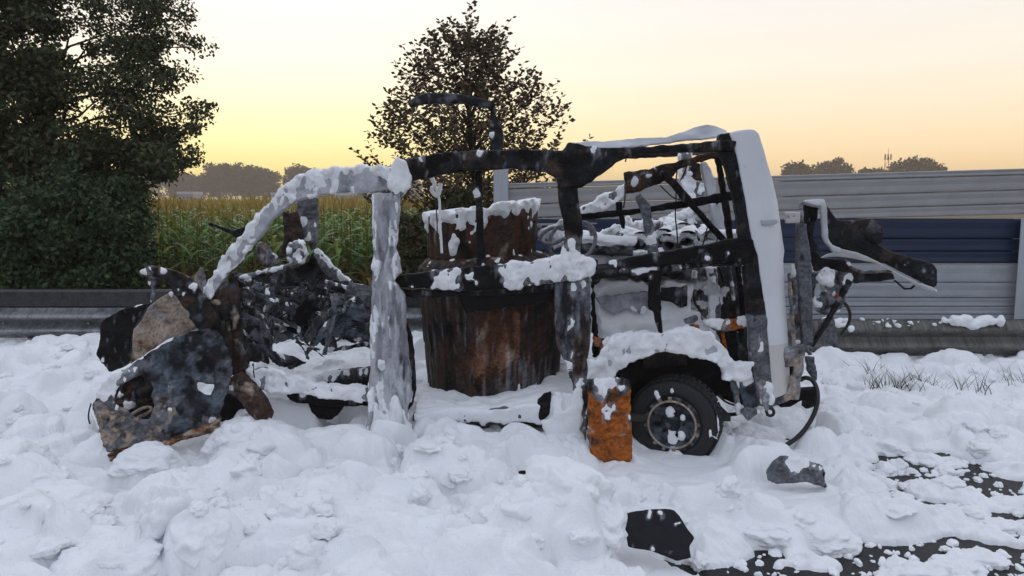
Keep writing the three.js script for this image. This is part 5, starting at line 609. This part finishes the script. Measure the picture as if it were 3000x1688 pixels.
// ================================================================ load in the van
{ const base = P(1445, 1100, 7.15); base.y = .38;
  const t = thing('burnt_tank', 'round brown scorched tank with a foamy collar standing in the middle of the van', 'tank', null, base);
  const stave = (a, y) => .005 * Math.sin(a * 34) + .004 * noise(a * 9, y * 3, 2) + .006 * noise(a * 3, y * 6, 7);
  const body = (x, y, z) => { const r = Math.hypot(x, z), a = Math.atan2(x, z), R = lerp(.61, .69, clamp(y / 1.0, 0, 1)) + stave(a, y) - .010 * Math.exp(-(((y - .40) / .012) ** 2)) - .010 * Math.exp(-(((y - .66) / .012) ** 2)); return Math.max((r - R) * .9, y - 1.12, -y, -(r - R + .05)); };
  const bc = (x, y, z) => { const a = Math.atan2(x, z), patch = Math.exp(-(((a - .12) / .42) ** 2) - (((y - .46) / .3) ** 2)) + .6 * fbm(x * 5, y * 2, z * 5, 3); const c = (patch > .62 ? TB : patch > .3 ? TA : TC)(x, y, z), w = .8 * smoothstep(fbm(a * 16, y * 2.5, 9, 3) + .6 * smoothstep(y, .5, .0) * smoothstep(a, -.5, .6) - .1 + .25 * noise(a * 40, y * 9, 2), .1, .7); return c.map((v, i) => lerp(v, [.24, .24, .26][i], w)); };
  const TA = burn({ brown: .26, rust: .4, soot: .04 }, 141, 9, .3), TB = burn({ rust: .42, copper: .36, tan: .06 }, 142, 8, .3), TC = burn({ soot: .16, brown: .36, char: .2, rust: .12 }, 143, 9, .3);
  solid('body', t, body, [-.76, -.05, -.76, .76, 1.18, .76], .015, { col: bc, foam: (x, y, z) => { const a = Math.atan2(x, z); return .022 * clamp(-1.6 + 1.6 * fbm(a * 22, y * 2.2, 5, 4) + 1.2 * smoothstep(y, .22 + .15 * noise(a * 6, 1, 4), .0) * (.5 + .9 * smoothstep(a, -.2, .5)) + .4 * Math.exp(-(((a - .7) / .07) ** 2)), -1.4, 1); } });
  const dome = (x, y, z) => { const r = Math.hypot(x, z), a = Math.atan2(x, z); return Math.max((Math.hypot(r / .66, (y - 1.10) / .20) - 1) * .2, 1.09 - y) + .003 * Math.sin(a * 30); };
  solid('shoulder', t, dome, [-.74, 1.06, -.74, .74, 1.34, .74], .015, { col: burn({ brown: .3, char: .26, tan: .04, rust: .12, soot: .12 }, 144, 8), foam: (x, y, z) => .02 * clamp(-.5 + 1.2 * fbm(x * 5, y * 5, z * 5, 3), -1.4, 1) });
  const cx = -.10, collar = (x, y, z) => { const X = x - cx, r = Math.hypot(X, z), a = Math.atan2(X, z), top = 1.645 + .13 * X + .02 * noise(a * 4, 1, 1), R = .50 + .03 * (y - 1.3) + .004 * Math.sin(a * 26) + .012 * noise(a * 3, y * 6, 3); return Math.max((r - R) * .9, y - top, 1.2 - y, -(r - R + .06)); };
  solid('collar', t, collar, [-.72, 1.16, -.66, .54, 1.80, .66], .014, { col: burn({ brown: .34, rust: .22, soot: .2, tan: .02 }, 145, 7, .4), foam: (x, y, z) => { const a = Math.atan2(x - cx, z), top = 1.645 + .13 * (x - cx); return .036 * clamp(-.85 + 1.45 * fbm(a * 4 + 2, y * 5, 5, 4) + 1.5 * smoothstep(y, top - .17 - .09 * noise(a * 7, 2, 2), top) + .95 * Math.exp(-(((a + .35) / .42) ** 2) - (((y - 1.36) / .11) ** 2)), -1.3, 1); } });
  for (const [k, a] of [[1, [930, 412, 945, 412, 945, 436, 920, 436]], [2, [880, 390, 920, 395, 915, 410, 880, 410]]]) plate('clamp', t, q('B', a), 7.0, { t: .05, bend: 0, edge: .002, cell: .01, col: k === 1 ? PALEMETAL : BLACK }); }
{ // pipes lying on the rear shelf
  const proto = (R, L) => { const t = new THREE.Group(); t.name = 'pipe'; solid('tube', t, (x, y, z) => Math.max(Math.abs(Math.hypot(x, y) - R) - .011, Math.abs(z) - L / 2), [-R - .05, -R - .05, -L / 2 - .04, R + .05, R + .09, L / 2 + .04], .010, { col: burn({ ash: .3, char: .3, steel: .2 }, 151, 12), foam: (x, y, z) => .035 * clamp(-.5 + y / R * 1.1 + 1.1 * fbm(x * 9 + R * 90, y * 9, z * 5, 3), -1.4, 1.2) }); return t; };
  const A = proto(.052, .55), B = proto(.066, .5);
  [[340, 1195, 0, 6.55, 20], [428, 1188, 0, 6.5, 50], [560, 1190, 0, 6.45, 78], [632, 1145, 1, 6.75, 10], [893, 1110, 1, 6.9, -20], [940, 1155, 0, 6.5, -30], [1080, 1045, 1, 6.95, 5], [1140, 1140, 1, 6.55, -14], [1375, 1140, 1, 6.6, -8], [1135, 1040, 0, 7.05, 12], [1260, 1120, 0, 6.7, -80]].forEach(([x, y, k, d, yaw], i) => {
    const o = (k ? B : A).clone(); o.name = numbered('pipe'); const [[sx, sy]] = q('L', [x, y]), p = P(sx, sy, d); o.rotation.set(degToRad(4), degToRad(yaw), 0); const f = new THREE.Vector3(0, 0, (k ? .25 : .275)).applyEuler(o.rotation); o.position.copy(p).sub(f);
    const where = ['foam topped pipe end beside the red rag, leftmost of the stack on the rear shelf', 'foam topped pipe second from the left on the rear shelf', 'foam covered pipe lying crosswise left of the blue-grey post', 'wide pipe end just left of the blue-grey post', 'pipe end just right of the blue-grey post, behind the others', 'foam choked pipe end right of the blue-grey post, in front', 'upper pipe with a foam cap in the middle of the rear stack', 'wide grey pipe end in the middle of the rear stack, below the capped one', 'wide open pipe end furthest right on the rear shelf', 'pipe end peeping out behind the capped upper pipe', 'foam covered pipe lying crosswise beside the rightmost pipe'][i];
    tag(o, where, 'pipe', 'pipes stacked on the rear shelf'); scene.add(o); });
  const sh = thing('rear_shelf', 'foam covered shelf carrying the pipes behind the rear waist rail', 'shelf', null, new THREE.Vector3(1.6, 1.3, -6.9)), a = P(1715, 762, 6.9), b = P(2150, 715, 6.9);
  mesh('board', new THREE.BoxGeometry(b.x - a.x, .04, 1.3).rotateZ(.09).translate((a.x + b.x) / 2 - 1.6, (a.y + b.y) / 2 - 1.3 - .05, .02), plain(.03, .03, .032), sh);
  plate('foam_heap', sh, q('L', [0, 1200, 120, 1170, 330, 1230, 560, 1200, 700, 1210, 1000, 1180, 1250, 1100, 1450, 1070, 1500, 1200, 700, 1330, 0, 1360]), 6.75, { t: .3, bend: .06, edge: .03, cell: .018, mat: foamMat, col: () => [1, 1, 1] });
  const rag = thing('red_rag', 'small dull red scrap beside the leftmost pipe on the rear shelf', 'rag', null, P(1780, 720, 6.6)); plate('cloth', rag, q('L', [265, 1150, 290, 1120, 325, 1135, 315, 1190, 280, 1220, 258, 1200]), 6.6, { t: .04, bend: .02, col: burn({ rust: .1, brown: .1 }, 3) && ((x, y) => [.16 + .05 * noise(x * 40, y * 40, 1), .03, .025]) }); }
// coiled hose
{ const h = thing('coiled_hose', 'grey foamy hose loops hanging at the middle pillar over the waist rail', 'hose', null, P(1715, 720, 6.5)), m = new THREE.MeshStandardMaterial({ color: new THREE.Color(.22, .22, .24), map: grimeMap, roughness: .8, bumpMap: grimeBump, bumpScale: .004 });
  for (const [k, a, d] of [['L', [5, 910, 60, 915, 125, 960, 160, 1050, 150, 1140, 110, 1220, 70, 1270], 6.3], ['L', [20, 930, 90, 960, 120, 1040, 110, 1150, 60, 1260], 6.5], ['B', [1060, 420, 1020, 430, 990, 470, 985, 540, 1010, 570], 6.9], ['B', [950, 500, 1000, 505, 1060, 480, 1130, 480], 6.8], ['B', [930, 490, 960, 450, 1010, 430, 1050, 440], 7]]) mesh('loop', dress(into(h, ztube(k, a, d, .016, 40)), null), m, h); }

// ================================================================ debris lying in the foam
{ const b = P(1940, 1620, 4.45); b.y = 0; const t = thing('black_panel', 'flat black plastic panel standing tilted in the foam in the foreground', 'panel', null, b);
  plate('sheet', t, q('H', [420, 566, 470, 550, 540, 540, 640, 536, 688, 542, 720, 575, 760, 640, 800, 692, 772, 740, 782, 800, 705, 818, 640, 790, 560, 762, 440, 742, 428, 650]), 4.18, { tilt: -38, yaw: -6, t: .022, bend: .012, bscale: 2, edge: .002, cell: .009, mat: new THREE.MeshPhysicalMaterial({ vertexColors: true, roughness: .45, specularIntensity: .35, bumpMap: grimeBump, bumpScale: .003 }), col: (x, y) => [.010, .010, .012].map((v) => v * (1 + .4 * noise(x * 20, y * 20, 1))), foam: { c: -.05, amp: .02, scale: 9, spots: sp('H', [560, 565, 24, 1.7, 620, 575, 18, 1.6, 585, 742, 14, 2.2, 660, 770, 26, 1.2, 715, 628, 9, 1.8]) } }); }
{ const b = P(2350, 1390, 5.9); b.y = 0; const t = thing('crumpled_cover', 'crumpled grey plastic cover half buried in foam behind the rear wheel', 'debris', null, b);
  plate('sheet', t, q('H', [1178, 335, 1215, 290, 1258, 246, 1330, 258, 1400, 285, 1480, 318, 1500, 345, 1495, 380, 1520, 425, 1440, 410, 1400, 400, 1260, 395, 1200, 370]), 5.3, { tilt: -35, t: .04, bend: .07, bscale: 4, depth: .05, edge: .008, col: burn({ steel: .4, ash: .34, pale: .1, char: .1 }, 161, 6), foam: { c: .12, amp: .018, top: .4, spots: sp('H', [1310, 305, 50, 1, 1460, 330, 24, .8]) } });
  plate('black_clip', t, q('H', [1490, 340, 1505, 335, 1500, 390, 1520, 425, 1490, 412, 1482, 370]), 5.26, { t: .03, bend: .01, col: BLACK }); }
{ const [[sx, sy]] = q('D', [1325, 1195]), b = onGround(sx, sy, .08), t = thing('charred_scrap', 'charred black scrap showing through a hollow in the foam before the van', 'debris', null, b);
  plate('sheet', t, q('D', [1282, 1190, 1310, 1184, 1358, 1182, 1354, 1212, 1330, 1212, 1300, 1198]), -b.z, { tilt: -50, t: .03, bend: .02, col: BLACK, foam: { c: .08, amp: .012 } }); }
// grass tufts on the verge
{ const mat = new THREE.MeshStandardMaterial({ vertexColors: true, roughness: .8, side: THREE.DoubleSide });
  [[2215, 985, 'dry grass tuft poking through the foam nearest the rear of the wreck', 40], [2290, 980, 'grass tuft poking through the foam below the crash barrier, second from the wreck', 46], [2340, 990, 'small grass tuft poking through the foam below the middle of the fence bay', 26], [2560, 975, 'grass tuft in the foam at the right picture edge', 34], [2180, 950, 'thin grass tuft close under the crash barrier end', 18], [2450, 985, 'flat grass tuft in the foam left of the right picture edge', 22]].forEach(([x, y, label, n], k) => {
    const [[sx, sy]] = q('D', [x, y]), b = onGround(sx, sy, .1), t = thing('grass_tuft', label, 'grass', 'grass tufts on the verge', b), r = rng(600 + k), pos = [], col = [];
    for (let i = 0; i < n; i++) { const a = r() * 6.283, L = .12 + .2 * r(), lean = .3 + .7 * r(), ox = (r() - .5) * .34, oz = (r() - .5) * .16, w = .004 + .003 * r(), c = r() < .4 ? [.07, .06, .03] : [.045, .06, .025]; let p = [ox, -.08, oz]; for (let s = 1; s <= 3; s++) { const f = s / 3, e = [ox + Math.cos(a) * L * lean * f * f, -.08 + (L + .08) * (f - .25 * lean * f * f), oz + Math.sin(a) * L * lean * f * f], w0 = w * (1.1 - (s - 1) / 3), w1 = w * (1.1 - f); pos.push(p[0] - w0, p[1], p[2], p[0] + w0, p[1], p[2], e[0] + w1, e[1], e[2], p[0] - w0, p[1], p[2], e[0] + w1, e[1], e[2], e[0] - w1, e[1], e[2]); for (let j = 0; j < 6; j++) col.push(...c); p = e; } }
    const g = new THREE.BufferGeometry(); g.setAttribute('position', new THREE.Float32BufferAttribute(pos, 3)); g.setAttribute('color', new THREE.Float32BufferAttribute(col, 3)); g.computeVertexNormals(); mesh('blades', g, mat, t); }); }
renderer.render(scene, camera);
